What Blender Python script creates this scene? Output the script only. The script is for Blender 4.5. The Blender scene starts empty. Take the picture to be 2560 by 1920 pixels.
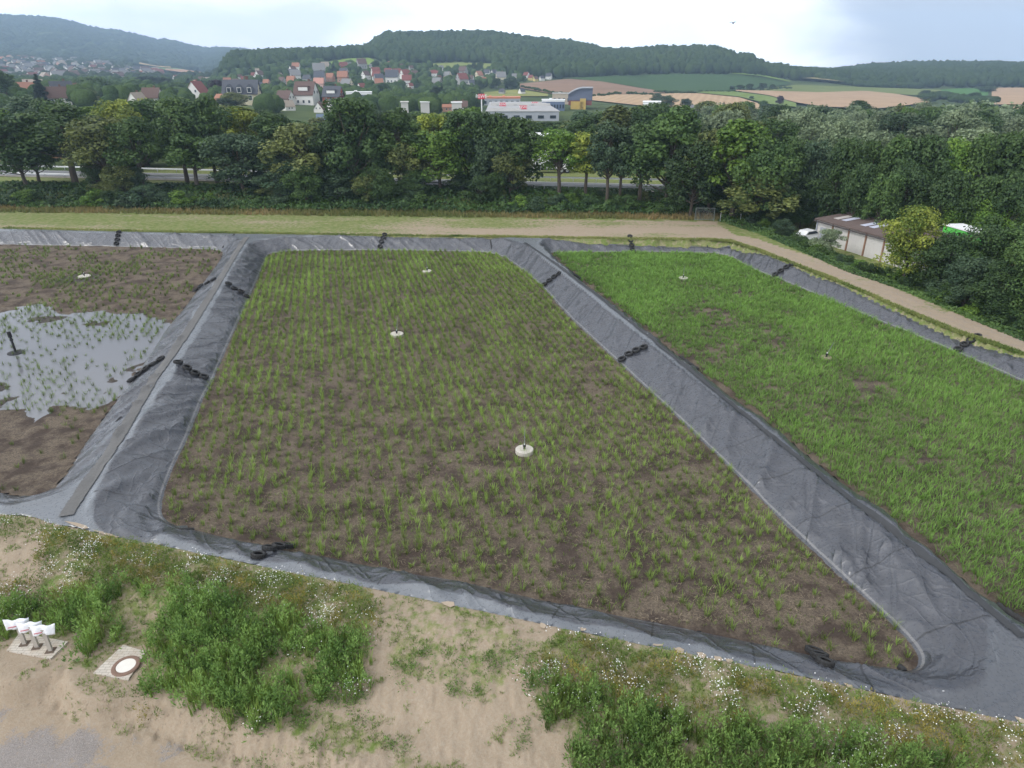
import bpy, math, random
import numpy as np
from mathutils import Vector, Matrix
random.seed(7); rng = np.random.default_rng(7)
S = bpy.context.scene
R = math.radians
# ------------------------------------------------------------------ camera
CAMH, PITCH, F = 21.0, 24.4, 1700.0
cam = bpy.data.cameras.new("camera"); camo = bpy.data.objects.new("camera", cam)
S.collection.objects.link(camo)
camo.location = (0, 0, CAMH); camo.rotation_euler = (R(90 - PITCH), 0, 0)
cam.sensor_width = 36; cam.lens = F / 2560 * 36; cam.clip_start = 0.5; cam.clip_end = 12000
S.camera = camo
# ------------------------------------------------------------------ world, sun, exposure
SUN_EL, SUN_AZ = 40, 245           # azimuth clockwise from +Y: behind the camera, to the left
world = bpy.data.worlds.new("World"); S.world = world; world.use_nodes = True
def build_world():
    nt = world.node_tree; nt.nodes.clear(); N = nt.nodes.new; L = nt.links.new
    out = N("ShaderNodeOutputWorld"); bg1 = N("ShaderNodeBackground"); bg2 = N("ShaderNodeBackground")
    sky = N("ShaderNodeTexSky"); sky.sky_type = 'NISHITA'; sky.sun_disc = False
    sky.sun_elevation = R(SUN_EL); sky.sun_rotation = R(SUN_AZ)
    L(sky.outputs[0], bg1.inputs[0]); bg1.inputs[1].default_value = 0.11
    tc = N("ShaderNodeTexCoord"); mp = N("ShaderNodeMapping"); mp.inputs['Scale'].default_value = (1, 1, 3.2)
    L(tc.outputs['Generated'], mp.inputs[0])
    n1 = N("ShaderNodeTexNoise"); n1.inputs['Scale'].default_value = 2.6; n1.inputs['Detail'].default_value = 7
    n1.inputs['Roughness'].default_value = .5; n1.inputs['Distortion'].default_value = .4
    L(mp.outputs[0], n1.inputs['Vector'])
    # cloud thickness makes it darker: pale grey undersides in a bright overcast
    r1 = N("ShaderNodeValToRGB"); e = r1.color_ramp.elements
    e[0].position = .36; e[0].color = (1.50, 1.50, 1.53, 1); e[1].position = .66; e[1].color = (.80, .82, .86, 1)
    L(n1.outputs[0], r1.inputs[0])
    # a heavier cloud bank over the right part of the valley
    d = Vector((0.62, 0.76, 0.22)).normalized()
    dt = N("ShaderNodeVectorMath"); dt.operation = 'DOT_PRODUCT'; dt.inputs[1].default_value = d
    L(tc.outputs['Generated'], dt.inputs[0])
    ad = N("ShaderNodeMath"); ad.operation = 'MULTIPLY_ADD'; ad.inputs[1].default_value = .16; L(n1.outputs[0], ad.inputs[0]); L(dt.outputs['Value'], ad.inputs[2])
    mr = N("ShaderNodeMapRange"); mr.interpolation_type = 'SMOOTHSTEP'
    mr.inputs[1].default_value = 1.0; mr.inputs[2].default_value = 1.062; L(ad.outputs[0], mr.inputs[0])
    mx = N("ShaderNodeMixRGB"); L(mr.outputs[0], mx.inputs[0]); L(r1.outputs[0], mx.inputs[1]); mx.inputs[2].default_value = (.41, .43, .48, 1)
    # the overcast glows brighter low over the horizon and towards the veiled sun
    sx = N("ShaderNodeSeparateXYZ"); L(tc.outputs['Generated'], sx.inputs[0])
    h1 = N("ShaderNodeMapRange"); h1.inputs[1].default_value = 0.06; h1.inputs[2].default_value = .30; h1.inputs[3].default_value = 2.7; h1.inputs[4].default_value = .62; L(sx.outputs[2], h1.inputs[0])
    d2 = N("ShaderNodeVectorMath"); d2.operation = 'DOT_PRODUCT'; d2.inputs[1].default_value = (math.sin(R(SUN_AZ)) * .8, math.cos(R(SUN_AZ)) * .8, .6); L(tc.outputs['Generated'], d2.inputs[0])
    h2 = N("ShaderNodeMapRange"); h2.inputs[1].default_value = .2; h2.inputs[2].default_value = 1.0; h2.inputs[3].default_value = 0; h2.inputs[4].default_value = 1.15; L(d2.outputs['Value'], h2.inputs[0])
    h3 = N("ShaderNodeMath"); h3.operation = 'ADD'; L(h1.outputs[0], h3.inputs[0]); L(h2.outputs[0], h3.inputs[1])
    h4 = N("ShaderNodeMath"); h4.operation = 'MULTIPLY'; h4.inputs[1].default_value = WORLD_K; L(h3.outputs[0], h4.inputs[0])
    L(mx.outputs[0], bg2.inputs[0]); L(h4.outputs[0], bg2.inputs[1])
    ms = N("ShaderNodeMixShader"); ms.inputs[0].default_value = .93
    L(bg1.outputs[0], ms.inputs[1]); L(bg2.outputs[0], ms.inputs[2]); L(ms.outputs[0], out.inputs[0])
WORLD_K = 1.0
build_world()
sl = bpy.data.lights.new("sun", 'SUN'); sl.energy = 1.5; sl.angle = R(20); sl.color = (1, .96, .9)
so = bpy.data.objects.new("sun", sl); S.collection.objects.link(so)
az = R(SUN_AZ); sd = Vector((math.sin(az) * math.cos(R(SUN_EL)), math.cos(az) * math.cos(R(SUN_EL)), math.sin(R(SUN_EL))))
so.rotation_euler = sd.to_track_quat('Z', 'Y').to_euler()
S.view_settings.view_transform = 'Standard'; S.view_settings.look = 'None'; S.view_settings.gamma = 1; S.view_settings.exposure = 0.16
S.cycles.max_bounces = 6; S.cycles.diffuse_bounces = 2; S.cycles.glossy_bounces = 2; S.cycles.transmission_bounces = 3
S.cycles.volume_bounces = 0; S.cycles.use_denoising = True
# ------------------------------------------------------------------ pixel <-> ground helpers (source photo pixels)
SPI, CPI = math.sin(R(PITCH)), math.cos(R(PITCH))
def ray(x, y):
    cx, cy = (x - 1280) / F, (960 - y) / F
    return np.array([cx, CPI + SPI * cy, -SPI + CPI * cy])
def P(x, y, z=0.0):
    d = ray(x, y); t = (z - CAMH) / d[2]; return np.array([d[0] * t, d[1] * t, z])
def PR(x, y, r):
    d = ray(x, y); t = r / math.hypot(d[0], d[1]); return np.array([d[0] * t, d[1] * t, CAMH + d[2] * t])
def proj(X, Y, Z):
    dz = Z - CAMH; f_ = Y * CPI - dz * SPI; u_ = Y * SPI + dz * CPI
    return 1280 + F * X / f_, 960 - F * u_ / f_
def sm(t): t = np.clip(t, 0, 1); return t * t * (3 - 2 * t)
_T = rng.random((256, 256))
def vn(x, y, k=0):
    x = np.asarray(x, float) + 1000 + k * 17.3; y = np.asarray(y, float) + 1000 + k * 31.7
    xi = np.floor(x).astype(int); yi = np.floor(y).astype(int); fx = x - xi; fy = y - yi
    fx = fx * fx * (3 - 2 * fx); fy = fy * fy * (3 - 2 * fy)
    a = _T[xi & 255, yi & 255]; b = _T[(xi + 1) & 255, yi & 255]; c = _T[xi & 255, (yi + 1) & 255]; d = _T[(xi + 1) & 255, (yi + 1) & 255]
    return (a * (1 - fx) + b * fx) * (1 - fy) + (c * (1 - fx) + d * fx) * fy
def fbm(x, y, k=0, o=4):
    s = 0; a = .5; f = 1; t = 0
    for i in range(o): s = s + a * vn(x * f, y * f, k + i); t += a; a *= .5; f *= 2.03
    return s / t
def chaikin(p, n=2, closed=True):
    p = np.array(p)
    for _ in range(n):
        q = np.roll(p, -1, 0) if closed else p[1:]; pp = p if closed else p[:-1]
        p = np.stack([pp * .75 + q * .25, pp * .25 + q * .75], 1).reshape(-1, 2)
    return p
def sdf(X, Y, poly, closed=True, want_s=False):
    """signed distance (negative inside) and arclength of the nearest boundary point"""
    X = np.asarray(X, float).ravel(); Y = np.asarray(Y, float).ravel()
    best = np.full(X.shape, 1e18); sb = np.zeros(X.shape); ins = np.zeros(X.shape, bool); acc = 0.0
    n = len(poly); m = n if closed else n - 1
    for i in range(m):
        ax, ay = poly[i]; bx, by = poly[(i + 1) % n]; ex, ey = bx - ax, by - ay; l2 = ex * ex + ey * ey
        if l2 < 1e-9: continue
        t = np.clip(((X - ax) * ex + (Y - ay) * ey) / l2, 0, 1); dx = X - ax - t * ex; dy = Y - ay - t * ey; dd = dx * dx + dy * dy
        k = dd < best; best = np.where(k, dd, best); l = math.sqrt(l2)
        if want_s: sb = np.where(k, acc + t * l, sb)
        acc += l
        if closed and ay != by:
            c = (ay > Y) != (by > Y); xx = ax + (Y - ay) / (by - ay) * ex; ins ^= c & (X < xx)
    d = np.sqrt(best); d = np.where(ins, -d, d) if closed else d
    return (d, sb) if want_s else d
def xy(pts, z=0.0): return [P(a, b, z)[:2] for a, b in pts]
def ext(p, q, l): v = np.array(q) - np.array(p); return np.array(q) + v / np.linalg.norm(v) * l
# ------------------------------------------------------------------ outlines measured in the photograph
def crest(Y): return 1.0 + .4 * sm((np.asarray(Y) - 45) / 40)
mid_px = [(675,628),(887,625),(1132,628),(1233,631),(1280,652),(1361,719),(1413,780),(1500,862),(1650,1000),(1754,1098),(1859,1200),(1920,1265),(2020,1360),(2105,1440),(2157,1486),(2253,1576),(2296,1625),(2305,1654),(2293,1677),(2267,1682),(2166,1669),(2047,1645),(1920,1619),(1714,1574),(1540,1541),(1280,1488),(1161,1456),(987,1432),(814,1395),(721,1380),(640,1366),(587,1353),(492,1329),(428,1314),(405,1297),(399,1274),(402,1245),(417,1201),(434,1158),(463,1100),(480,1059),(506,992),(529,955),(544,917),(576,845),(616,758),(640,705),(660,656)]
bed_mid = chaikin(xy(mid_px), 1)
lp = xy([(0,612),(289,617),(506,623),(550,627),(558,633),(550,653),(510,706),(457,777),(419,821),(396,859),(336,949),(289,1007),(211,1114),(174,1177),(139,1221),(116,1239),(78,1247),(35,1242),(0,1232)])
near_out = xy([(0,1284),(87,1292),(121,1305),(249,1331),(333,1349),(451,1372),(640,1412),(900,1464),(1039,1493),(1280,1542),(1465,1582),(1700,1628),(1920,1672),(2094,1708),(2267,1747),(2560,1807)], 1.0)
far_out = xy([(0,572),(434,582),(640,585),(1074,592),(1280,594),(1511,598),(1772,601),(1824,605),(1873,621),(1920,637),(2036,682),(2088,700),(2279,778),(2412,830),(2560,879)], 1.4)
nd = np.array(near_out[0]) - np.array(near_out[2]); nd /= np.linalg.norm(nd)
lp = [ext(lp[1], lp[0], 60)] + lp + [np.array(lp[-1]) + nd * 14 , np.array(lp[-1]) + nd * 60]
bed_left = chaikin(lp, 1)
rp = xy([(1381,630),(1772,630),(1830,641),(1859,662),(1920,688),(1978,709),(2050,740),(2224,813),(2383,876),(2560,955)])
rl = xy([(2560,1570),(2484,1518),(2394,1440),(2200,1285),(2065,1180),(1920,1060),(1830,1000),(1555,780),(1439,699),(1375,636)])
ne = np.array(near_out[-1]) - np.array(near_out[-3]); ne /= np.linalg.norm(ne); nn = np.array([-ne[1], ne[0]]); nn *= np.sign(nn[1])
e1 = ext(rp[-2], rp[-1], 8)
e2 = ext(rl[1], rl[0], 5.0)
rpoly = rp + [e1, np.array(near_out[-1]) + ne * 34 + nn * 9, np.array(near_out[-1]) + ne * 26 + nn * 2.6, e2 + ne * 2] + rl
bed_right = chaikin(rpoly, 1)
outer = [np.array(near_out[0]) + nd * 70] + near_out + [np.array(near_out[-1]) + ne * 36, ext(far_out[-2], far_out[-1], 12)] + far_out[::-1] + [ext(far_out[1], far_out[0], 60)]
outer = np.array(outer)
BEDS = [bed_left, bed_mid, bed_right]
def beds_sdf(X, Y, want_s=False):
    """distance to the bed whose slope this point belongs to: the nearest one, except that along a dividing berm the crest line decides"""
    X = np.asarray(X, float).ravel(); Y = np.asarray(Y, float).ravel(); r_ = [sdf(X, Y, b, True, True) for b in BEDS]
    D3 = np.stack([q[0] for q in r_]); S3 = np.stack([q[1] + 500 * i for i, q in enumerate(r_)]); B = D3.argmin(0)
    t = linedist(X, Y, CR2, CR1); k = (np.abs(t) < 4.2) & (Y > 20) & (D3[1] > 0) & (D3[2] > 0) & (D3[1] < 6) & (D3[2] < 6); B = np.where(k, np.where(t > 0, 1, 2), B)
    t = linedist(X, Y, CL2, CL1); k = (np.abs(t) < 4.8) & (D3[1] > 0) & (D3[0] > 0) & (D3[1] < 7) & (D3[0] < 7); B = np.where(k, np.where(t > 0, 0, 1), B)
    D = np.take_along_axis(D3, B[None], 0)[0]; SS = np.take_along_axis(S3, B[None], 0)[0]
    return (D, SS, B) if want_s else D
CR1, CR2 = P(1300, 600, 1.4)[:2], P(2575, 1612, 1.0)[:2]; CL1, CL2 = P(618, 592, 1.4)[:2], P(185, 1265, 1.0)[:2]
def slope_w(X, Y):
    X = np.asarray(X, float); Y = np.asarray(Y, float); w = 1.95 + .4 * sm((Y - 28) / 12)
    t = linedist(X, Y, CR2, CR1); k = sm((4.6 - np.abs(t)) / 1.2) * sm((Y - 19) / 3); w = w + (np.where(t > 0, 3.0, 1.5) - w) * k
    t = linedist(X, Y, CL2, CL1); k = sm((5.2 - np.abs(t)) / 1.2); w = w + (np.where(t < 0, 2.4 + .55 * sm((46 - Y) / 18), 2.3) - w) * k
    return w
def linedist(X, Y, a, b):
    e = (b - a) / np.linalg.norm(b - a); return (X - a[0]) * (-e[1]) + (Y - a[1]) * e[0]
def liner_base(d, X, Y):
    c = crest(Y); w = slope_w(X, Y); t = d / w
    z = np.where(t < 1, t, 1.0); z = z - .06 * np.exp(-((t - 1) / .12) ** 2)   # softened crest edge
    return np.maximum(z * c, -.35)
roadA, roadB = P(0, 432, 3.5)[:2], P(1500, 467, 3.5)[:2]
toeA, toeB = P(0, 522, 1.4)[:2], P(1700, 540, 1.4)[:2]
def linedist(X, Y, a, b):
    e = (b - a) / np.linalg.norm(b - a); return (X - a[0]) * (-e[1]) + (Y - a[1]) * e[0]
SC = np.array(xy([(-500,1620),(0,1648),(120,1655),(240,1692),(330,1712),(480,1752),(640,1802),(760,1852),(900,1905),(1100,1990)], -.3))
# far relief: per column of the panorama, (distance, photo row of the ground there)
PROF = {-900:[(350,262),(700,222),(1200,200),(2500,135),(4200,40)], 0:[(350,268),(700,222),(1200,200),(2500,142),(4200,42)],
 145:[(350,269),(700,224),(1200,200),(2500,145),(4200,49)], 300:[(350,270),(700,228),(1200,198),(2500,152),(4200,80)],
 420:[(350,273),(700,230),(1200,200),(2500,172),(4200,104)], 530:[(350,276),(700,233),(1000,204),(1300,196),(2500,180),(4200,124)],
 600:[(350,278),(650,235),(900,192),(1080,150),(1500,180),(4200,126)], 680:[(350,280),(650,236),(900,182),(1120,146),(1500,180),(4200,138)],
 800:[(350,282),(600,240),(900,178),(1150,143),(1600,170),(4200,190)], 900:[(350,283),(600,242),(900,176),(1120,143),(1280,136),(1700,160),(4200,190)],
 980:[(350,285),(600,245),(850,190),(1030,160),(1380,96),(1900,150),(4200,200)], 1200:[(350,288),(600,250),(850,198),(1020,166),(1420,93),(1900,150),(4200,200)],
 1400:[(400,285),(600,250),(900,199),(1400,116),(1900,160),(4200,200)], 1540:[(400,287),(600,254),(900,196),(1350,140),(1800,165),(4200,200)],
 1650:[(400,294),(600,262),(900,213),(1000,190),(1270,134),(1700,170),(4200,200)], 1760:[(400,296),(600,268),(900,216),(1030,188),(1250,135),(1600,170),(4200,200)],
 1850:[(400,297),(620,275),(900,220),(1060,190),(1230,152),(1600,185),(4200,200)], 1930:[(400,297),(640,276),(950,222),(1110,198),(1230,181),(1600,190),(4200,200)],
 2020:[(400,297),(650,277),(1000,225),(1150,204),(1250,193),(1700,192),(4200,200)], 2200:[(400,297),(650,279),(1000,236),(1150,218),(1400,196),(1900,172),(2500,200),(4200,210)],
 2350:[(400,298),(650,280),(1000,240),(1200,222),(1400,196),(1900,168),(2500,200),(4200,210)], 2560:[(400,299),(600,282),(1000,240),(1200,222),(1400,195),(1900,171),(2500,200),(4200,210)],
 3400:[(400,299),(600,282),(1000,240),(1200,222),(1400,195),(1900,175),(2500,200),(4200,210)]}
RR = np.array([230, 350, 450, 550, 650, 750, 850, 900, 950, 1000, 1050, 1100, 1150, 1200, 1250, 1300, 1350, 1400, 1450, 1500, 1600, 1700, 1900, 2200, 2500, 3000, 3600, 4200, 5200])
_cx = sorted(PROF); _az = []; _zz = []
for c_ in _cx:
    pr = PROF[c_]; d_ = ray(c_, 190); _az.append(math.atan2(d_[0], d_[1]))
    rs = [230]; zs = [3.0 if c_ < 1600 else 1.0]
    for r_, y_ in pr: rs.append(r_); zs.append(PR(c_, y_, r_)[2])
    rs.append(5200); zs.append(zs[-1] * .7)
    _zz.append(np.interp(RR, rs, zs))
_az = np.array(_az); _zz = np.array(_zz)
def far_z(X, Y):
    X = np.asarray(X, float); Y = np.asarray(Y, float)
    r = np.hypot(X, Y); a = np.arctan2(X, Y)
    ai = np.clip(np.searchsorted(_az, a) - 1, 0, len(_az) - 2); ta = sm(np.clip((a - _az[ai]) / (_az[ai + 1] - _az[ai]), 0, 1))
    ri = np.clip(np.searchsorted(RR, r) - 1, 0, len(RR) - 2); tr = np.clip((r - RR[ri]) / (RR[ri + 1] - RR[ri]), 0, 1)
    z0 = _zz[ai, ri] * (1 - tr) + _zz[ai, ri + 1] * tr; z1 = _zz[ai + 1, ri] * (1 - tr) + _zz[ai + 1, ri + 1] * tr
    return z0 * (1 - ta) + z1 * ta
def near_z(X, Y):
    d = beds_sdf(X, Y); o = sdf(X, Y, outer)
    inside = liner_base(d, X, Y) - .3 * np.clip(-o / .4, 0, 1) - .015
    c = crest(Y)
    # foreground bank
    fg = 1.0 - 1.3 * sm((o - .7) / 5.6)
    t = -sdf_side(X, Y)
    fg = fg - .75 * sm(t / 1.1) - .25 * sm((t - 1) / 6)
    fg = fg + (fbm(X * 1.1, Y * 1.1, 3) - .5) * .14 * sm(o / 1.2) + (.07 + .12 * sm((t + .3) / .5)) * (vn(X * 4.5, Y * 2.0, 8) + .5 * vn(X * 9, Y * 5, 18) - .75) * sm(o / .6) * (1 - sm((t - 1.0) / .6))
    # behind and beside the basins
    ld = linedist(X, Y, toeA, toeB)
    bk = c + (3.5 - 1.4) * sm((ld - 2) / 11)
    side = sm((X - 34) / 8) * sm((o - 4.0) / 4) * (1 - sm((ld - 2) / 8)); bk = bk - 1.0 * side
    bk = bk + (fbm(X * .5, Y * .5, 5) - .5) * .12
    z = np.where(Y < 45 - .12 * X, fg, bk)
    for a_, b_ in ((90, 1617), (298, 1656)):
        c_ = P(a_, b_, -.25); k_ = sm((2.3 - np.hypot(X - c_[0], Y - c_[1])) / .7); z = np.where(near_fg(X, Y), z * (1 - k_) - .27 * k_, z)
    return np.where(o < 0, inside, z)
def near_fg(X, Y): return Y < 45 - .12 * X
def sdf_side(X, Y):
    """positive on the basin side of the scarp line, negative on the track side"""
    X = np.asarray(X, float).ravel(); Y = np.asarray(Y, float).ravel()
    d = sdf(X, Y, SC, False); yl = np.interp(X, SC[:, 0], SC[:, 1]); return np.where(Y > yl, d, -d)
def ground(X, Y):
    X = np.asarray(X, float).ravel(); Y = np.asarray(Y, float).ravel(); r = np.hypot(X, Y); z = np.zeros(X.shape)
    k = r < 240
    if k.any(): z[k] = near_z(X[k], Y[k])
    z[Y < 3] = -1.4
    w = sm((r - 165) / 60); fz = far_z(X, Y)
    return z * (1 - w) + fz * w
def hit(px, py, r0=8, r1=5000, fn=None):
    """where the sight line of a photo pixel meets the terrain"""
    fn = fn or ground; d = ray(px, py); h = math.hypot(d[0], d[1])
    r = r0 * (r1 / r0) ** np.linspace(0, 1, 900); X = d[0] / h * r; Y = d[1] / h * r; Z = CAMH + d[2] / h * r
    g = fn(X, Y); k = np.nonzero(Z <= g)[0]
    if len(k) == 0: return None
    i = k[0]
    if i == 0: return np.array([X[0], Y[0], g[0]])
    t = (Z[i - 1] - g[i - 1]) / ((Z[i - 1] - g[i - 1]) - (Z[i] - g[i]) + 1e-9)
    return np.array([X[i - 1] + t * (X[i] - X[i - 1]), Y[i - 1] + t * (Y[i] - Y[i - 1]), g[i - 1] + t * (g[i] - g[i - 1])])
def liner_surf(X, Y): return liner_base(beds_sdf(X, Y), np.asarray(X, float).ravel(), np.asarray(Y, float).ravel())
def hitl(px, py): return hit(px, py, 12, 130, lambda X, Y: np.maximum(liner_surf(X, Y), 0))
# ------------------------------------------------------------------ material helpers
class NT:
    def __init__(s, name):
        s.m = bpy.data.materials.new(name); s.m.use_nodes = True; s.t = s.m.node_tree; s.t.nodes.clear()
        s.out = s.n("ShaderNodeOutputMaterial"); s.b = s.n("ShaderNodeBsdfPrincipled"); s.l(s.b.outputs[0], s.out.inputs[0])
        s.tc = s.n("ShaderNodeTexCoord"); s.b.inputs['Specular IOR Level'].default_value = .3
    def n(s, t): return s.t.nodes.new(t)
    def l(s, a, b): s.t.links.new(a, b)
    def noise(s, scale, detail=4, rough=.55, vec=None, dist=0, stretch=None):
        n = s.n("ShaderNodeTexNoise"); n.inputs['Scale'].default_value = scale; n.inputs['Detail'].default_value = detail
        n.inputs['Roughness'].default_value = rough; n.inputs['Distortion'].default_value = dist
        v = vec or s.tc.outputs['Object']
        if stretch:
            mp = s.n("ShaderNodeMapping"); mp.inputs['Scale'].default_value = stretch[:3]
            if len(stretch) > 3: mp.inputs['Rotation'].default_value = (0, 0, stretch[3])
            s.l(v, mp.inputs[0]); v = mp.outputs[0]
        s.l(v, n.inputs['Vector']); return n.outputs[0]
    def ramp(s, fac, stops):
        r = s.n("ShaderNodeValToRGB"); s.l(fac, r.inputs[0]); e = r.color_ramp.elements
        while len(e) < len(stops): e.new(.5)
        for k, (p, c) in enumerate(stops):
            e[k].position = p; e[k].color = (c, c, c, 1) if not hasattr(c, '__len__') else (*c, 1)
        return r.outputs[0]
    def mix(s, fac, a, b, mode='MIX'):
        m = s.n("ShaderNodeMixRGB"); m.blend_type = mode
        for i, v in ((0, fac), (1, a), (2, b)):
            if hasattr(v, 'is_output') or isinstance(v, bpy.types.NodeSocket): s.l(v, m.inputs[i])
            elif i == 0: m.inputs[0].default_value = v
            else: m.inputs[i].default_value = (*v, 1) if hasattr(v, '__len__') else (v, v, v, 1)
        return m.outputs[0]
    def math(s, op, a, b=None, c=None):
        m = s.n("ShaderNodeMath"); m.operation = op
        for i, v in enumerate((a, b, c)):
            if v is None: continue
            if isinstance(v, bpy.types.NodeSocket): s.l(v, m.inputs[i])
            else: m.inputs[i].default_value = v
        return m.outputs[0]
    def attr(s, name):
        a = s.n("ShaderNodeAttribute"); a.attribute_name = name; return a
    def base(s, c):
        if isinstance(c, bpy.types.NodeSocket): s.l(c, s.b.inputs['Base Color'])
        else: s.b.inputs['Base Color'].default_value = (*c, 1)
    def rough(s, v):
        if isinstance(v, bpy.types.NodeSocket): s.l(v, s.b.inputs['Roughness'])
        else: s.b.inputs['Roughness'].default_value = v
    def bump(s, h, strength=.5, dist=.05):
        b = s.n("ShaderNodeBump"); b.inputs['Strength'].default_value = strength; b.inputs['Distance'].default_value = dist
        s.l(h, b.inputs['Height']); s.l(b.outputs[0], s.b.inputs['Normal'])
def simple(name, c, rough=.7, var=.12, scale=3.0, spec=.3, metal=0, bump=0):
    m = NT(name); n = m.noise(scale, 5)
    m.base(m.mix(n, [x * (1 - var) for x in c], [min(1, x * (1 + var)) for x in c])); m.rough(rough)
    m.b.inputs['Specular IOR Level'].default_value = spec; m.b.inputs['Metallic'].default_value = metal
    if bump: m.bump(n, bump, .02)
    return m.m
def leafmat(name, dark, light, trans=.25):
    m = NT(name); t = m.attr('tone').outputs['Fac']
    oi = m.n("ShaderNodeObjectInfo"); v = m.math('MULTIPLY_ADD', oi.outputs['Random'], .5, .75)
    c = m.mix(t, dark, light); c = m.mix(1.0, c, v, 'MULTIPLY')
    m.base(c); m.rough(.55); m.b.inputs['Specular IOR Level'].default_value = .25
    tr = m.n("ShaderNodeBsdfTranslucent"); m.l(c, tr.inputs[0]); mx = m.n("ShaderNodeMixShader"); mx.inputs[0].default_value = trans
    m.l(m.b.outputs[0], mx.inputs[1]); m.l(tr.outputs[0], mx.inputs[2]); m.l(mx.outputs[0], m.out.inputs[0])
    return m.m
# ------------------------------------------------------------------ mesh helpers
def mesh(name, V, Fs, mats=None, mi=None, smooth=False, attrs=None):
    V = np.asarray(V, np.float32).reshape(-1, 3); me = bpy.data.meshes.new(name)
    if isinstance(Fs, np.ndarray): Fs = [Fs]
    Fs = [np.asarray(f, np.int32) for f in Fs if len(f)]
    me.vertices.add(len(V)); me.vertices.foreach_set("co", V.ravel())
    lo = np.concatenate([f.ravel() for f in Fs]); nl = sum([[f.shape[1]] * f.shape[0] for f in Fs], []) if len(Fs) > 1 else None
    if nl is None: cnt = np.full(Fs[0].shape[0], Fs[0].shape[1], np.int32)
    else: cnt = np.array(nl, np.int32)
    me.loops.add(len(lo)); me.loops.foreach_set("vertex_index", lo)
    st = np.concatenate([[0], np.cumsum(cnt)[:-1]]).astype(np.int32)
    me.polygons.add(len(cnt)); me.polygons.foreach_set("loop_start", st); me.polygons.foreach_set("loop_total", cnt)
    for m in (mats or []): me.materials.append(m)
    if mi is not None: me.polygons.foreach_set("material_index", np.asarray(mi, np.int32))
    for k, a in (attrs or {}).items():
        a = np.asarray(a, np.float32)
        if a.ndim == 1: me.attributes.new(k, 'FLOAT', 'POINT').data.foreach_set("value", a)
        else: me.attributes.new(k, 'FLOAT_VECTOR', 'POINT').data.foreach_set("vector", a.ravel())
    me.update(calc_edges=True); me.validate()
    if smooth: me.polygons.foreach_set("use_smooth", np.ones(len(me.polygons), bool))
    return me
def obj(name, me, parent=None, loc=None, rot=None, sc=None):
    o = bpy.data.objects.new(name, me); S.collection.objects.link(o)
    if parent: o.parent = parent
    if loc is not None: o.location = [float(v) for v in loc]
    if rot is not None: o.rotation_euler = rot
    if sc is not None: o.scale = sc
    return o
def tag(o, label=None, cat=None, group=None, kind=None):
    for k, v in (('label', label), ('category', cat), ('group', group), ('kind', kind)):
        if v: o[k] = v
    return o
def empty(name, loc, rz=0, **k):
    o = obj(name, None, None, loc, (0, 0, rz)); return tag(o, **k)
def copy_tree(o, parent=None):
    c = o.copy(); S.collection.objects.link(c); c.parent = parent
    for ch in list(o.children):
        copy_tree(ch, c)
    return c
class MB:
    """collects boxes, bars, tubes and polygons for one mesh"""
    def __init__(s): s.V = []; s.F = []; s.M = []; s.n = 0
    def add(s, V, F, m=0):
        V = [tuple(map(float, v)) for v in V]; s.V += V; s.F += [[i + s.n for i in f] for f in F]; s.M += [m] * len(F); s.n += len(V); return s
    def box(s, c, h, m=0, rz=0, top=1.0):
        cr, sr = math.cos(rz), math.sin(rz); V = []
        for z in (-1, 1):
            k = top if z > 0 else 1
            for x, y in ((-1, -1), (1, -1), (1, 1), (-1, 1)):
                a, b = x * h[0] * k, y * h[1] * k; V.append((c[0] + a * cr - b * sr, c[1] + a * sr + b * cr, c[2] + z * h[2]))
        return s.add(V, [(0, 3, 2, 1), (4, 5, 6, 7), (0, 1, 5, 4), (1, 2, 6, 5), (2, 3, 7, 6), (3, 0, 4, 7)], m)
    def tube(s, pts, rads, n=8, m=0, cap=True):
        pts = [Vector(p) for p in pts]; rings = []
        for i, p in enumerate(pts):
            d = (pts[min(i + 1, len(pts) - 1)] - pts[max(i - 1, 0)]).normalized()
            a = d.cross(Vector((0, 0, 1)) if abs(d.z) < .95 else Vector((1, 0, 0))).normalized(); b = d.cross(a)
            r = rads[i] if hasattr(rads, '__len__') else rads
            rings.append([p + (a * math.cos(2 * math.pi * k / n) + b * math.sin(2 * math.pi * k / n)) * r for k in range(n)])
        V = sum(rings, []); Fc = []
        for i in range(len(pts) - 1):
            for k in range(n): Fc.append((i * n + k, i * n + (k + 1) % n, (i + 1) * n + (k + 1) % n, (i + 1) * n + k))
        if cap: Fc.append(tuple(range(n))[::-1]); Fc.append(tuple((len(pts) - 1) * n + k for k in range(n)))
        return s.add(V, Fc, m)
    def lathe(s, prof, n=24, m=0, closed=False):
        V = [(r * math.cos(2 * math.pi * k / n), r * math.sin(2 * math.pi * k / n), z) for r, z in prof for k in range(n)]
        Fc = []; L = len(prof)
        for i in range(L if closed else L - 1):
            j = (i + 1) % L
            for k in range(n): Fc.append((i * n + k, i * n + (k + 1) % n, j * n + (k + 1) % n, j * n + k))
        return s.add(V, Fc, m)
    def me(s, name, mats, smooth=False):
        me = bpy.data.meshes.new(name); me.from_pydata(s.V, [], s.F)
        for m_ in mats: me.materials.append(m_)
        me.polygons.foreach_set("material_index", s.M)
        if smooth: me.polygons.foreach_set("use_smooth", [True] * len(me.polygons))
        me.update(); return me
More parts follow.
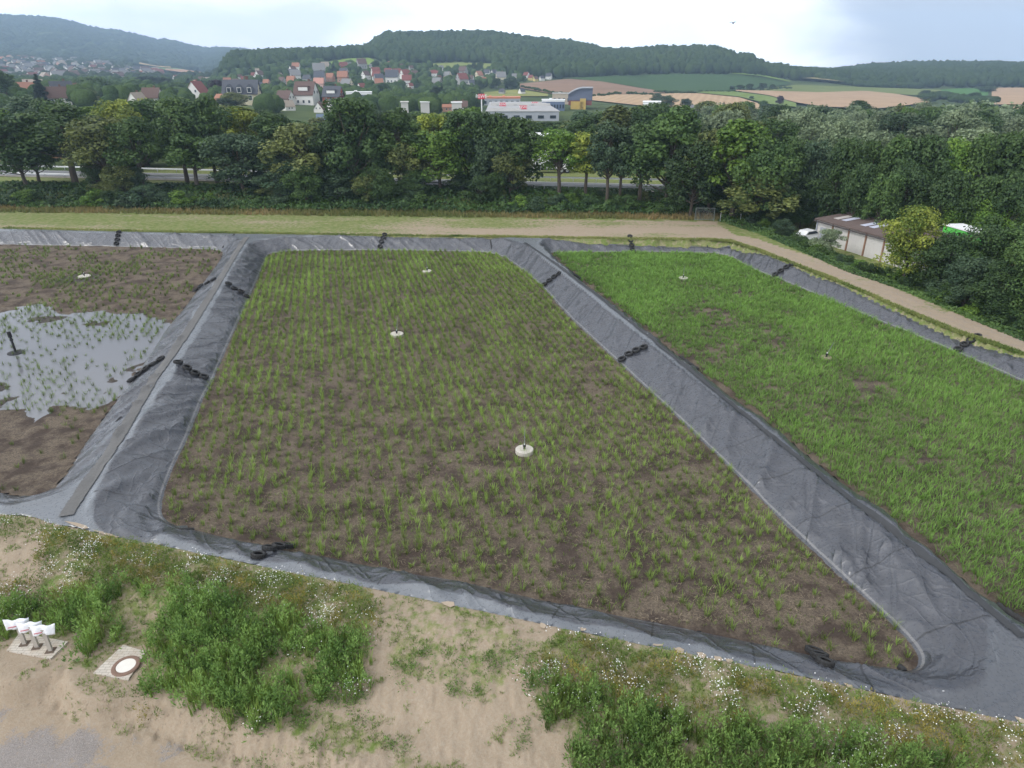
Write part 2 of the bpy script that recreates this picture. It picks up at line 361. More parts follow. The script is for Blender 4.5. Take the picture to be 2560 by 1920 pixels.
def quads(C, Nn, size, asp=1.0, up=None):
    """quads centred on C with normals Nn"""
    n = len(C); Nn = Nn / (np.linalg.norm(Nn, axis=1, keepdims=True) + 1e-9)
    a = rng.normal(size=(n, 3)) if up is None else up; t = np.cross(Nn, a); t /= np.linalg.norm(t, axis=1, keepdims=True) + 1e-9
    b = np.cross(Nn, t); s = np.asarray(size).reshape(-1, 1) * .5; q = s * asp
    V = np.stack([C - t * s - b * q, C + t * s - b * q * .6, C + t * s * .7 + b * q, C - t * s + b * q * .8], 1)
    return V.reshape(-1, 3), np.arange(4 * n, dtype=np.int32).reshape(-1, 4)
def ordn(n):
    ones = "zero first second third fourth fifth sixth seventh eighth ninth tenth eleventh twelfth thirteenth fourteenth fifteenth sixteenth seventeenth eighteenth nineteenth".split()
    tens = {2: 'twent', 3: 'thirt', 4: 'fort', 5: 'fift', 6: 'sixt', 7: 'sevent', 8: 'eight', 9: 'ninet'}
    if n < 20: return ones[n]
    if n < 100: return tens[n // 10] + ('ieth' if n % 10 == 0 else 'y-' + ones[n % 10])
    return 'hundred and ' + ordn(n - 100) if n > 100 else 'hundredth'
# ------------------------------------------------------------------ ground sheet
def mat_ground():
    m = NT("ground_soil"); z = m.attr('zone').outputs['Vector']; sx = m.n("ShaderNodeSeparateXYZ"); m.l(z, sx.inputs[0])
    g, gr, dk = sx.outputs
    n1 = m.noise(1.1, 8, .6); n2 = m.noise(9, 6, .65); n3 = m.noise(42, 4, .7)
    sand = m.mix(n1, (.30, .248, .185), (.42, .357, .278)); sand = m.mix(m.ramp(n2, [(.42, 0), (.62, 1)]), m.mix(.5, sand, (.30, .225, .155)), sand)
    sand = m.mix(m.ramp(n3, [(.35, 0), (.6, 1)]), m.mix(.35, sand, (.22, .17, .12)), sand)
    rill = m.noise(5.5, 6, .7, stretch=(1.0, .45, 1, .5)); sand = m.mix(m.math('MULTIPLY', m.ramp(rill, [(.3, 1), (.44, 0)]), m.math('MULTIPLY', dk, .75)), sand, (.15, .115, .085))
    n4 = m.noise(2.3, 9, .68); n5 = m.noise(30, 5, .8)
    grass = m.mix(n5, (.05, .095, .022), (.21, .255, .075)); dry = m.mix(n5, (.20, .17, .09), (.42, .37, .22))
    grass = m.mix(m.ramp(m.noise(1.7, 6), [(.4, 0), (.62, 1)]), grass, m.mix(.5, grass, dry))
    thr = m.math('ADD', m.math('ADD', m.math('MULTIPLY', n4, .75), m.math('MULTIPLY', n5, .25)), m.math('MULTIPLY_ADD', g, 1.0, -.5))
    c = m.mix(m.ramp(thr, [(.47, 0), (.60, 1)]), sand, grass)
    st = m.mix(m.ramp(n3, [(.35, 0), (.65, 1)]), (.10, .092, .098), (.38, .36, .35)); t2 = m.math('ADD', n2, m.math('MULTIPLY_ADD', gr, 1.0, -.5))
    c = m.mix(m.math('MULTIPLY', m.ramp(t2, [(.5, 0), (.72, 1)]), .8), c, st)
    m.base(c); m.rough(.95); m.b.inputs['Specular IOR Level'].default_value = .1
    m.bump(m.math('ADD', n3, m.math('MULTIPLY', n2, 2.0)), .55, .035); return m.m
def mat_far():
    m = NT("far_ground"); n = m.noise(.02, 8, .6); n2 = m.noise(.12, 6, .65)
    c = m.mix(m.ramp(n, [(.4, 0), (.6, 1)]), (.055, .085, .035), (.10, .135, .05)); c = m.mix(m.math('MULTIPLY', n2, .5), c, (.05, .065, .03)); m.base(c); m.rough(.95)
    m.b.inputs['Specular IOR Level'].default_value = .05; return m.m
GM, FMAT = mat_ground(), mat_far()
def poly_w(X, Y, pts, z, soft, sgn=1):
    d = sdf(X, Y, np.array(xy(pts, z))); return sm(.5 - d / soft)
def zones(X, Y):
    """grass, gravel and rilled-soil amounts of the open ground"""
    o = sdf(X, Y, outer); t = -sdf_side(X, Y); near = Y < 45 - .12 * X
    g = np.where(near, .38, .60); gr = np.zeros(X.shape); dk = np.where(near & (t < 1.0) & (o > 1.2), .35, 0.)
    g = np.where(near & (o < 1.6), .44, g)
    for pts, v, sf in ([(-60,1290),(140,1330),(180,1365),(60,1385),(-60,1400)], .50, .8), ([(120,1340),(450,1390),(950,1500),(960,1560),(930,1740),(800,1760),(560,1800),(320,1720),(370,1620),(160,1600),(-80,1590),(-80,1470),(60,1480)], .56, .8), \
        ([(1290,1690),(1400,1600),(1700,1660),(2270,1800),(2560,1860),(2700,2000),(1500,2060),(1330,1800)], .54, .8), ([(520,1770),(740,1745),(930,1770),(1010,1840),(900,1905),(720,1870),(560,1840)], .52, .9), ([(1080,1560),(1290,1610),(1300,1700),(1230,1780),(1120,1760)], .47, .9), \
        ([(960,1500),(1290,1560),(1330,1700),(1220,1800),(960,1700)], .50, .8), ([(1000,1810),(1290,1880),(1400,1950),(900,2000)], .50, .8), ([(160,1640),(300,1600),(240,1690),(170,1690)], .55, .5):
        w = poly_w(X, Y, pts, 0.0, sf); g = np.where(near, np.maximum(g, w * v) if v > .45 else g * (1 - w) + v * w, g)
    w = poly_w(X, Y, [(-80,1370),(110,1375),(130,1420),(70,1490),(-80,1500)], .4, .7); g = g * (1 - w) + .36 * w; dk = np.maximum(dk, w * .9)
    w = poly_w(X, Y, [(760,1745),(960,1715),(1200,1800),(1420,1870),(1500,2000),(1000,1880)], -.5, .5); g = g * (1 - w) + .22 * w; dk = dk * (1 - w)
    w = sm((t + .2) / .4) * (1 - sm((t - 1.2) / .6)) * near; dk = np.maximum(dk, w); g = g * (1 - w) + (.34 + .1 * sm((X + 12) / 5)) * w
    w = sm((t - 1.0) / .8) * near; g = g * (1 - w) + .14 * w; dk = dk * (1 - w)
    for pts in ([(-60,1790),(50,1770),(40,1860),(-60,1900)], [(-60,1880),(230,1810),(300,1870),(290,1960),(-60,2000)], [(340,1850),(480,1850),(470,1900),(340,1900)], [(230,1880),(290,1875),(290,1960),(230,1960)]):
        gr = np.maximum(gr, sm(.5 - (sdf(X, Y, np.array(xy(pts, -1.3))) + 1.6 * (fbm(X * 1.2, Y * 1.2, 19) - .5)) / 1.8) * .8 * near)
    # strip behind the basins: lawn at the left, drying out to straw and sand towards the right
    fx = ~near; ex = sm((X + 25) / 55)
    g = np.where(fx, .60 - .22 * ex + .30 * (fbm(X * .09, Y * .35, 44, 3) - .5) * 1.6, g)
    g = np.where(fx & (o < .9), .60 + .0 * X, g)
    right = fx & (X > 24) & (o > 1.2) & (o < 4.0) & (linedist(X, Y, toeA, toeB) < -3); g = np.where(right, .40, g); g = np.where(right, .38 + .5 * (fbm(X * .5, Y * .5, 47, 3) - .5), g); gr = np.where(right & ((np.abs(o - 1.9) < .28) | (np.abs(o - 3.2) < .28)), .62, gr)
    g = np.where(fx & (o > 4.4) & (X > 30), .68, g)
    ld = linedist(X, Y, toeA, toeB); g = np.where(fx & (ld > -4), .66, g); g = np.where(fx & (ld > 1), .8, g)
    return np.stack([g, gr, dk], 1)
def build_ground():
    aa = np.radians(np.concatenate([np.linspace(-178, -64, 24), np.arange(-60, 60.01, .22), np.linspace(64, 178, 24)]))
    r = [2.0, 5.0, 8.0]
    while r[-1] < 34: r.append(r[-1] + .11)
    while r[-1] < 165: r.append(r[-1] * 1.0085)
    r = np.array(r); A, Q = np.meshgrid(aa, r); X = (np.sin(A) * Q).ravel(); Y = (np.cos(A) * Q).ravel()
    Z = ground(X, Y); na, nr = len(aa), len(r)
    i = np.arange((nr - 1) * na).reshape(nr - 1, na); f = np.stack([i, np.roll(i, -1, 1), np.roll(i, -1, 1) + na, i + na], -1).reshape(-1, 4)
    me = mesh("ground", np.stack([X, Y, Z], 1), f, [GM], smooth=True, attrs={'zone': zones(X, Y)})
    tag(obj("ground", me), kind='structure')
    r = [164.0]
    while r[-1] < 5200: r.append(r[-1] * (1.012 if r[-1] > 900 else 1.02))
    r = np.array(r); aa = np.radians(np.concatenate([np.linspace(-178, -66, 16), np.arange(-62, 62.01, .3), np.linspace(66, 178, 16)]))
    A, Q = np.meshgrid(aa, r); X = (np.sin(A) * Q).ravel(); Y = (np.cos(A) * Q).ravel()
    Z = ground(X, Y) - .15 * (Q.ravel() < 166) + (fbm(X / 60, Y / 60, 9) - .5) * np.clip(Q.ravel() / 500, 0, 6) * sm((Q.ravel() - 1500) / 1000) * 9
    na, nr = len(aa), len(r); i = np.arange((nr - 1) * na).reshape(nr - 1, na); f = np.stack([i, np.roll(i, -1, 1), np.roll(i, -1, 1) + na, i + na], -1).reshape(-1, 4)
    me = mesh("hills", np.stack([X, Y, Z], 1), f, [FMAT], smooth=True); tag(obj("hills", me), kind='structure')
build_ground()
# ------------------------------------------------------------------ liner
AX = np.array([-math.sin(R(14.4)), math.cos(R(14.4))])       # direction of the dividing berms
def wrinkle(X, Y, d, s, B):
    def ridge(u, v, k, p=5): n = fbm(u, v, k, 2); return (1 - np.abs(2 * n - 1)) ** p
    w = slope_w(X, Y); far = sm((Y - 78) / 8)
    body = sm(d / .5) * (1 - sm((d - w + .1) / .55))
    amp = .55 + .9 * vn(s * .11, d * .0, 41)
    a = ridge(s * .42 + d * .55, d * .22 + s * .03, 11, 6) * .24 * (1 + .3 * far)
    b = ridge(s * .95 - d * .35, d * .4, 12, 5) * .07
    c = ridge(s * .3, d * 1.0 + .5 * vn(s * .8, d, 3), 13, 7) * .10 * sm((w - d) / w * 1.6)
    f = (fbm(s * 3.2, d * 1.1, 14, 3) - .5) * .07
    big = ridge(s * .2 + d * .25, d * .3, 15, 4) * .30 * (1 - sm((Y - 34) / 10)) * (X > 0)
    z = (a + b + c + f * .5 + big) * body * amp
    z += (fbm(X * 1.1, Y * 1.1, 16, 3) - .5) * .03 * (1 - body) + (fbm(X * .35, Y * .35, 17, 2) - .5) * .06 * sm(d / .8)
    return z
def mat_liner():
    m = NT("black_geomembrane"); s = m.attr('arc').outputs['Fac']; d = m.attr('rise').outputs['Fac']
    n = m.noise(.9, 7, .6); n2 = m.noise(7, 6, .65); n3 = m.noise(60, 3, .6)
    c = m.mix(n, (.031, .034, .042), (.058, .063, .078))
    dust = m.math('MULTIPLY', m.ramp(n2, [(.45, 0), (.75, 1)]), .22); c = m.mix(dust, c, (.17, .165, .155))
    top = m.ramp(m.attr('flat').outputs['Fac'], [(.35, 0), (.75, 1)]); c = m.mix(m.math('MULTIPLY', top, .48), c, m.mix(n2, (.15, .17, .19), (.26, .285, .31)))  # sky reflection painted as a paler tone on the crest flats, plus dust
    k = m.math('PINGPONG', m.math('ADD', s, 0.6), 1.95); ln = m.math('LESS_THAN', k, .035); ok = m.math('LESS_THAN', m.attr('flat').outputs['Fac'], .8)
    ln = m.math('MULTIPLY', ln, ok); c = m.mix(m.math('MULTIPLY', ln, .95), c, (.012, .013, .016))
    ed = m.math('MULTIPLY', m.math('LESS_THAN', d, .11), m.math('GREATER_THAN', d, .02)); c = m.mix(m.math('MULTIPLY', ed, .5), c, (.24, .235, .23))
    m.base(c); m.rough(m.math('MULTIPLY_ADD', n2, .2, .19)); m.b.inputs['Specular IOR Level'].default_value = 1.0
    def crease(ku, kv, kr, sc, pw, seed):
        cv = m.n("ShaderNodeCombineXYZ"); m.l(m.math('ADD', m.math('MULTIPLY', s, ku), m.math('MULTIPLY', d, kr)), cv.inputs[0]); m.l(m.math('MULTIPLY', d, kv), cv.inputs[1]); cv.inputs[2].default_value = seed
        q = m.noise(sc, 2, .5, vec=cv.outputs[0], dist=.5); return m.math('POWER', m.math('SUBTRACT', 1.0, m.math('ABSOLUTE', m.math('MULTIPLY_ADD', q, 2.0, -1.0))), pw)
    cr = m.math('ADD', m.math('MULTIPLY', crease(.40, .12, .45, 1.0, 18, 1.3), 1.0), m.math('MULTIPLY', crease(.9, .25, -.5, 1.0, 14, 5.7), .35)); cr = m.math('ADD', cr, m.math('MULTIPLY', crease(.25, .8, 0, 1.0, 20, 9.1), .5))
    cr = m.math('MULTIPLY', cr, m.math('SUBTRACT', 1.0, m.math('MULTIPLY', m.attr('flat').outputs['Fac'], .75)))
    m.bump(m.math('ADD', m.math('ADD', m.math('MULTIPLY', n2, .04), m.math('MULTIPLY', n3, .008)), cr), .38, .15); return m.m
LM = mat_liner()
def build_liner():
    h = .17; x = np.arange(-95, 105, h); y = np.arange(10, 112, h); GX, GY = np.meshgrid(x, y)
    ok = (np.abs(np.degrees(np.arctan2(GX, GY))) < 62).ravel(); GX = GX.ravel(); GY = GY.ravel()
    o = np.full(GX.shape, 9.); o[ok] = sdf(GX[ok], GY[ok], outer); d = np.full(GX.shape, -9.); s = np.zeros(GX.shape); B = np.zeros(GX.shape, int)
    k = o < h * 1.6; d[k], s[k], B[k] = beds_sdf(GX[k], GY[k], True)
    keep = k & (d > -.5) & (d < 9)
    # pull the outermost ring of vertices onto the outline
    X = GX.copy(); Y = GY.copy(); e = .02
    rim = keep & (o > 0); gx = np.zeros(X.shape); gy = np.zeros(X.shape)
    gx[rim] = (sdf(X[rim] + e, Y[rim], outer) - o[rim]) / e; gy[rim] = (sdf(X[rim], Y[rim] + e, outer) - o[rim]) / e
    wob = .10 * (vn(X[rim] * .9, Y[rim] * .9, 21) - .35)
    X[rim] -= gx[rim] * (o[rim] - wob); Y[rim] -= gy[rim] * (o[rim] - wob)
    Z = np.zeros(X.shape); Z[keep] = liner_base(d[keep], X[keep], Y[keep]) + wrinkle(X[keep], Y[keep], d[keep], s[keep], B[keep]) * sm(-o[keep] / .5) + .035
    Z[rim] -= .05
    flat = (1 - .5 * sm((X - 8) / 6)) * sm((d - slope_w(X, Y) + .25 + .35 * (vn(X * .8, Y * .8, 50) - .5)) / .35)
    nx, ny = len(x), len(y); i = np.arange(nx * ny).reshape(ny, nx)[:-1, :-1].ravel(); f = np.stack([i, i + 1, i + nx + 1, i + nx], 1)
    f = f[keep[f].all(1)]
    cx = X[f].mean(1); cy = Y[f].mean(1); dd = [sdf(cx, cy, b) for b in BEDS]
    mid = linedist(cx, cy, P(1280, 1600)[:2], P(1281, 590)[:2])
    bn = np.argsort(np.stack(dd, 1), 1); n1 = bn[:, 0]; two = (np.sort(np.stack(dd, 1), 1)[:, 1] < 5.2); other = bn[:, 1]
    part = np.where(two & (n1 + other == 1), 0, np.where(two & (n1 + other == 3), 1, np.where(cy < 45 - .12 * cx, 2, 3)))
    part = np.where((part == 3) & (cx > 22) & (sdf(cx, cy, np.array(far_out[7:]), False) < 6.5) & (cx > P(1800, 605, 1.4)[0]), 4, part)
    root = empty("pond_liner", (0, 0, 0), label="black plastic liner sheet draped over all the berms around the planted beds", cat="pond liner")
    for p, (nm, lb) in enumerate([("berm_cover", "cover over the left dividing berm"), ("berm_cover", "cover over the right dividing berm"), ("slope_cover", "cover along the near edge berm"), ("slope_cover", "pale wrinkled cover on the far slope"), ("slope_cover", "cover on the long right-hand slope")]):
        ff = f[part == p]
        if not len(ff): continue
        u, inv = np.unique(ff, return_inverse=True)
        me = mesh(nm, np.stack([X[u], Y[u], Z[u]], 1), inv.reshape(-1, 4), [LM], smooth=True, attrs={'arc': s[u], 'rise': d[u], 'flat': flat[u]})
        tag(obj(nm, me, root), label=lb)
    # gravelly grid tape along the two crests
    sm_ = NT("grid_tape"); b = sm_.n("ShaderNodeTexBrick"); b.inputs['Scale'].default_value = 7; b.inputs['Color1'].default_value = (.09, .09, .088, 1); b.inputs['Color2'].default_value = (.165, .16, .155, 1); b.inputs['Mortar'].default_value = (.06, .06, .06, 1)
    sm_.l(sm_.tc.outputs['Object'], b.inputs['Vector']); sm_.base(sm_.mix(sm_.math('MULTIPLY', sm_.noise(4, 6), .8), b.outputs[0], (.17, .17, .168))); sm_.rough(.9)
    dkt = simple('dark_tape', (.045, .048, .052), .6, .3, 3)
    for pts, w, lb in (([(622,588),(602,612),(547,703),(505,772),(443,868),(391,937),(353,1001),(301,1090),(246,1174),(214,1216),(179,1268),(160,1302)], .34, "worn grid tape along the left berm crest"),
                   ([(1300,600),(1352,634),(1406,672),(1560,790),(1815,1000),(1937,1100),(2367,1440),(2514,1561),(2575,1612)], .17, "dark tape along the right berm crest")):
        c = chaikin([P(a, b_, float(crest(P(a, b_)[1])))[:2] for a, b_ in pts], 1, False); c = np.concatenate([np.linspace(c[i], c[i + 1], 12, endpoint=False) for i in range(len(c) - 1)])
        t = np.gradient(c, axis=0); t /= np.linalg.norm(t, axis=1, keepdims=True); nrm = np.stack([-t[:, 1], t[:, 0]], 1)
        rows = [c + nrm * w * q for q in (-1, -.5, 0, .5, 1)]; V = []
        for q in rows:
            dq, sq, Bq = beds_sdf(q[:, 0], q[:, 1], True); zz = liner_base(dq, q[:, 0], q[:, 1]) + np.maximum(wrinkle(q[:, 0], q[:, 1], dq, sq, Bq), -.01) + .085
            V.append(np.stack([q[:, 0] + .02 * rng.normal(size=len(q)), q[:, 1], zz], 1))
        n = len(c); V = np.concatenate(V); ff = [[r_ * n + k, r_ * n + k + 1, (r_ + 1) * n + k + 1, (r_ + 1) * n + k] for r_ in range(4) for k in range(n - 1)]
        tag(obj("crest_tape", mesh("crest_tape", V, np.array(ff), [sm_.m if w > .3 else dkt], smooth=True), root), label=lb)
build_liner()
# ------------------------------------------------------------------ planted beds
water_px = [(-400,790),(0,782),(52,772),(98,758),(124,769),(139,782),(173,790),(180,784),(260,777),(272,784),(356,784),(376,795),(405,800),(422,807),(417,836),(396,862),(376,885),(364,908),(333,923),(321,960),(312,975),(275,1007),(223,1024),(162,1012),(116,1018),(127,1030),(87,1046),(66,1041),(69,1021),(6,1027),(-60,1010),(-400,1000)]
water_poly = np.array(xy(water_px))
holes = [np.array(xy(h)) for h in ([(63,807),(90,792),(170,790),(160,800),(100,808)], [(203,812),(235,803),(280,802),(265,812),(225,816)], [(-20,955),(10,955),(30,968),(0,980),(-30,975)], [(-20,1010),(12,998),(45,993),(20,1005),(0,1018)], [(312,925),(330,915),(365,905),(340,950)], [(262,955),(280,940),(296,952),(280,960)])]
def soil_z(X, Y, which):
    z = (fbm(X * .9, Y * .9, 61 + which, 4) - .5) * .09 + (vn(X * 4.1, Y * 4.1, 66) - .5) * .035
    if which == 0:
        d = sdf(X, Y, water_poly); 
        for h_ in holes: d = np.maximum(d, -sdf(X, Y, h_))
        z = z * .9 + (vn(X * 2.2, Y * 2.2, 67) - .5) * .085 + .035 - .085 * sm(.5 - d / .7) + .03 * sm((d - .2) / 2)
    return z
def mat_soil():
    m = NT("bed_soil"); n1 = m.noise(.55, 7, .65); n2 = m.noise(9, 8, .8); n3 = m.noise(24, 6, .85); n4 = m.noise(2.6, 6, .6)
    dark = m.mix(n4, (.046, .035, .029), (.10, .076, .061)); straw = m.mix(n3, (.135, .108, .08), (.31, .255, .185))
    c = m.mix(m.ramp(m.math('ADD', m.math('MULTIPLY', n2, .55), m.math('MULTIPLY', n3, .45)), [(.42, 0), (.58, 1)]), dark, straw)
    c = m.mix(m.math('MULTIPLY', m.ramp(n1, [(.42, 1), (.56, 0)]), .75), c, (.045, .031, .027))
    wet = m.attr('wet').outputs['Fac']; c = m.mix(m.math('MULTIPLY', wet, .75), c, (.035, .028, .022))
    m.base(c); m.rough(m.math('MULTIPLY_ADD', wet, -.5, .92)); m.b.inputs['Specular IOR Level'].default_value = .2; m.bump(m.math('ADD', n2, n3), .9, .05); return m.m
SOIL = mat_soil()
def pit(px, py, r, X, Y):
    c = P(px, py); return sm((r - np.hypot(X - c[0], Y - c[1]) - .9 * (vn(X * 1.3, Y * 1.3, 70) - .5)) / .7)
def build_beds():
    for w, (b, nm) in enumerate(zip(BEDS, ("left", "middle", "right"))):
        h = .22 if w < 2 else .3; x0, y0 = b.min(0); x1, y1 = b.max(0); x = np.arange(x0 - .5, x1 + .5, h); y = np.arange(y0 - .5, y1 + .5, h)
        GX, GY = np.meshgrid(x, y); X = GX.ravel(); Y = GY.ravel(); d = np.full(X.shape, 9.); vis = (np.abs(np.degrees(np.arctan2(X, Y))) < 56); d[vis] = sdf(X[vis], Y[vis], b)
        Z = np.zeros(X.shape); k = d < .5; Z[k] = soil_z(X[k], Y[k], w) * (1 if w == 0 else sm(-d[k] / .6 + .4)); wet = np.zeros(X.shape)
        if w == 0: wet[k] = np.maximum(pit(190, 698, 2.6, X[k], Y[k]), sm((.5 - sdf(X[k], Y[k], water_poly)) / .8)); Z[k] -= .0
        if w == 2: wet[k] = pit(2050, 895, 1.8, X[k], Y[k])
        nx, ny = len(x), len(y); i = np.arange(nx * ny).reshape(ny, nx)[:-1, :-1].ravel(); f = np.stack([i, i + 1, i + nx + 1, i + nx], 1)
        f = f[(d[f] < .16).all(1)]; u, inv = np.unique(f, return_inverse=True)
        tag(obj("bed_soil", mesh("bed_soil", np.stack([X[u], Y[u], Z[u]], 1), inv.reshape(-1, 4), [SOIL], smooth=True, attrs={'wet': wet[u]})), kind='structure')
    m = NT("pond_water"); m.base((.155, .16, .175)); m.rough(.08); m.b.inputs['IOR'].default_value = 1.33; m.b.inputs['Specular IOR Level'].default_value = .9
    m.bump(m.noise(2.0, 3, .5, stretch=(1, 3, 1)), .08, .05)
    pts = np.array(xy([(-400,760),(430,760),(455,800),(340,980),(200,1065),(-400,1060)])); pts = np.array([p for p in pts])
    V = [(p[0], p[1], 0.004) for p in pts]
    tag(obj("water", mesh("water", V, np.array([[0, 1, 2, 3, 4, 5]]), [m.m])), kind='structure')
build_beds()
def blades(base, h, w, lean, nb, spread, tone, bend=.35):
    """nb grass blades per base point: tapering, bent, leaning outward"""
    n = len(base); B = np.repeat(base, nb, 0); H = np.repeat(h, nb) * rng.uniform(.55, 1.1, n * nb); a = rng.uniform(0, 2 * np.pi, n * nb)
    dx = np.cos(a); dy = np.sin(a); B = B + np.stack([dx, dy, 0 * a], 1) * (rng.random(n * nb) * spread)[:, None]
    ln = rng.uniform(.1, 1, n * nb) * lean * H; W = np.repeat(np.broadcast_to(w, (n,)), nb) * .5
    px, py = -dy * W, dx * W; z = np.zeros(n * nb)
    p0 = B + np.stack([px, py, z], 1); p1 = B - np.stack([px, py, z], 1)
    mid = B + np.stack([dx * ln * bend, dy * ln * bend, H * .6], 1); m0 = mid - np.stack([px, py, z], 1) * .8; m1 = mid + np.stack([px, py, z], 1) * .8
    tip = B + np.stack([dx * ln, dy * ln, H], 1)
    V = np.stack([p0, p1, m0, m1, tip], 1).reshape(-1, 3); i = np.arange(n * nb)[:, None] * 5
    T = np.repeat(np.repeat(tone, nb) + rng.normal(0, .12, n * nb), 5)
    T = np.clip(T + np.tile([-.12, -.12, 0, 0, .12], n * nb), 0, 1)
    return V, [i + np.array([[0, 1, 2, 3]]), i + np.array([[3, 2, 4]])], T
REED = leafmat("reed_green", (.10, .14, .032), (.27, .39, .09), .3)
REED2 = leafmat("reed_bright", (.10, .18, .035), (.22, .39, .08), .3)
def build_reeds():
    ux = AX; vx = np.array([AX[1], -AX[0]])
    for w, (sp_u, sp_v, nb, hh, bw, mt, nm, lb) in zip((0, 1, 2, 1), [(.60, .74, 16, .46, .022, REED, "reeds", "thin young reeds in and around the flooded left bed"),
          (.46, .66, 20, .44, .024, REED, "reeds", "rows of young reed tufts on the brown middle bed"), (.33, .40, 18, .40, .026, REED2, "reeds", "dense bright green reeds covering the right bed"), (.36, .36, 7, .17, .022, REED, "sprouts", "short thin sprouts between the reed rows of the middle bed")]):
        b = BEDS[w]; c = b @ np.stack([ux, vx], 1); u = np.arange(c[:, 0].min(), c[:, 0].max(), sp_u); v = np.arange(c[:, 1].min(), c[:, 1].max(), sp_v)
        U, V = np.meshgrid(u, v); U = U.ravel() + rng.normal(0, sp_u * .28, U.size); V = V.ravel() + rng.normal(0, sp_v * .10, V.size)
        X = U * ux[0] + V * vx[0]; Y = U * ux[1] + V * vx[1]; k = (np.abs(np.degrees(np.arctan2(X, Y))) < 54) & (Y < 96); X, Y = X[k], Y[k]
        d = sdf(X, Y, b); cl = fbm(X * .28, Y * .28, 80 + w, 3); cl2 = fbm(X * 1.1, Y * 1.1, 90 + w, 2)
        dens = np.array([.38, .86, 1.12][w]) + (cl - .5) * [1.9, 1.0, 1.7][w] + (cl2 - .5) * .55
        if w == 1: dens = dens + .18 * sm((Y - 35) / 25) - .12 * sm((30 - Y) / 8)
        if w == 2: dens = dens - .9 * sm((.8 + d) / .6) * (X < 30) - .8 * pit(2050, 893, 1.3, X, Y)
        if w == 0: dens = dens + .28 * sm(.5 - sdf(X, Y, water_poly))
        if w == 0: dens = dens + .6 * pit(215, 690, 6, X, Y) * .6 - .7 * pit(205, 692, 1.3, X, Y)
        k = (d < -.15) & (rng.random(len(X)) < dens); X, Y, cl, d = X[k], Y[k], cl[k], d[k]
        h = hh * rng.uniform(.6, 1.2, len(X)) * (.75 + .6 * cl); tone = np.clip(.45 + (cl - .5) * .9 + rng.normal(0, .2, len(X)), 0, 1)
        Z = soil_z(X, Y, w); bw_ = bw * (1 + sm((Y - 40) / 50) * .8)
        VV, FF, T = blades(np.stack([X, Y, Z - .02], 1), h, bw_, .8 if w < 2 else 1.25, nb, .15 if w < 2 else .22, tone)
        tag(obj(nm, mesh(nm, VV, FF, [mt], attrs={'tone': T})), lb, "reeds", kind='stuff')
    # dry stalk litter on the soil of the middle bed
    n = 80000; x = rng.uniform(-34, 36, n); y = 22 + 58 * rng.random(n) ** 1.5; q_ = (fbm(x * .7, y * .7, 68, 3) + .25 * rng.random(n)) > .58; x, y = x[q_], y[q_]; k = sdf(x, y, bed_mid) < -.1; x, y = x[k], y[k]; z = soil_z(x, y, 1) + .03
    V, f = quads(np.stack([x, y, z], 1), np.stack([rng.normal(0, .25, len(x)), rng.normal(0, .25, len(x)), np.ones(len(x))], 1), rng.uniform(.07, .2, len(x)), .12)
    tag(obj("straw_litter", mesh("straw_litter", V, f, [simple("dry_straw", (.27, .22, .155), .9, .45, .6)])), "dry straw bits lying on the soil of the middle bed", "straw", kind='stuff')
build_reeds()

# ------------------------------------------------------------------ fields on the hillsides
def field(name, top, bot, c1, c2, stripes=None, n=26, m_=7, lift=.5, kind='structure'):
    tx, ty = zip(*top); bx, by = zip(*bot); x0, x1 = max(tx[0], bx[0]), min(tx[-1], bx[-1]); V = []; last = None
    for i in range(n + 1):
        x = x0 + (x1 - x0) * i / n; ya = np.interp(x, tx, ty); yb = np.interp(x, bx, by)
        for j in range(m_ + 1):
            p = hit(x, yb + (ya - yb) * j / m_, 200)
            if p is None: p = last if last is not None else PR(x, ya, 1000)
            last = p; V.append(p + np.array([0, 0, lift * (1 + .001 * math.hypot(p[0], p[1]))]))
    f = [[i * (m_ + 1) + j, (i + 1) * (m_ + 1) + j, (i + 1) * (m_ + 1) + j + 1, i * (m_ + 1) + j + 1] for i in range(n) for j in range(m_)]
    m = NT("crop_" + name); a = m.noise(.03, 6, .6); b = m.noise(.25, 5, .7)
    if stripes:
        wv = m.n("ShaderNodeTexWave"); wv.inputs['Scale'].default_value = .05; wv.inputs['Distortion'].default_value = 1.5; wv.inputs['Detail'].default_value = 3
        mp = m.n("ShaderNodeMapping"); mp.inputs['Rotation'].default_value = (0, 0, stripes); m.l(m.tc.outputs['Object'], mp.inputs[0]); m.l(mp.outputs[0], wv.inputs['Vector']); a = m.math('ADD', m.math('MULTIPLY', a, .7), m.math('MULTIPLY', wv.outputs['Fac'], .3))
    m.base(m.mix(m.ramp(m.math('ADD', m.math('MULTIPLY', a, .65), m.math('MULTIPLY', b, .35)), [(.35, 0), (.65, 1)]), c1, c2)); m.rough(.95); m.b.inputs['Specular IOR Level'].default_value = .05
    tag(obj("field", mesh("field", V, np.array(f), [m.m], smooth=True)), kind=kind)
TAN = ((.34, .235, .15), (.47, .335, .22)); BRN = ((.22, .145, .10), (.30, .20, .14)); DG = ((.045, .085, .035), (.06, .11, .04)); LG = ((.14, .22, .05), (.19, .28, .07)); OL = ((.12, .16, .05), (.19, .22, .08))
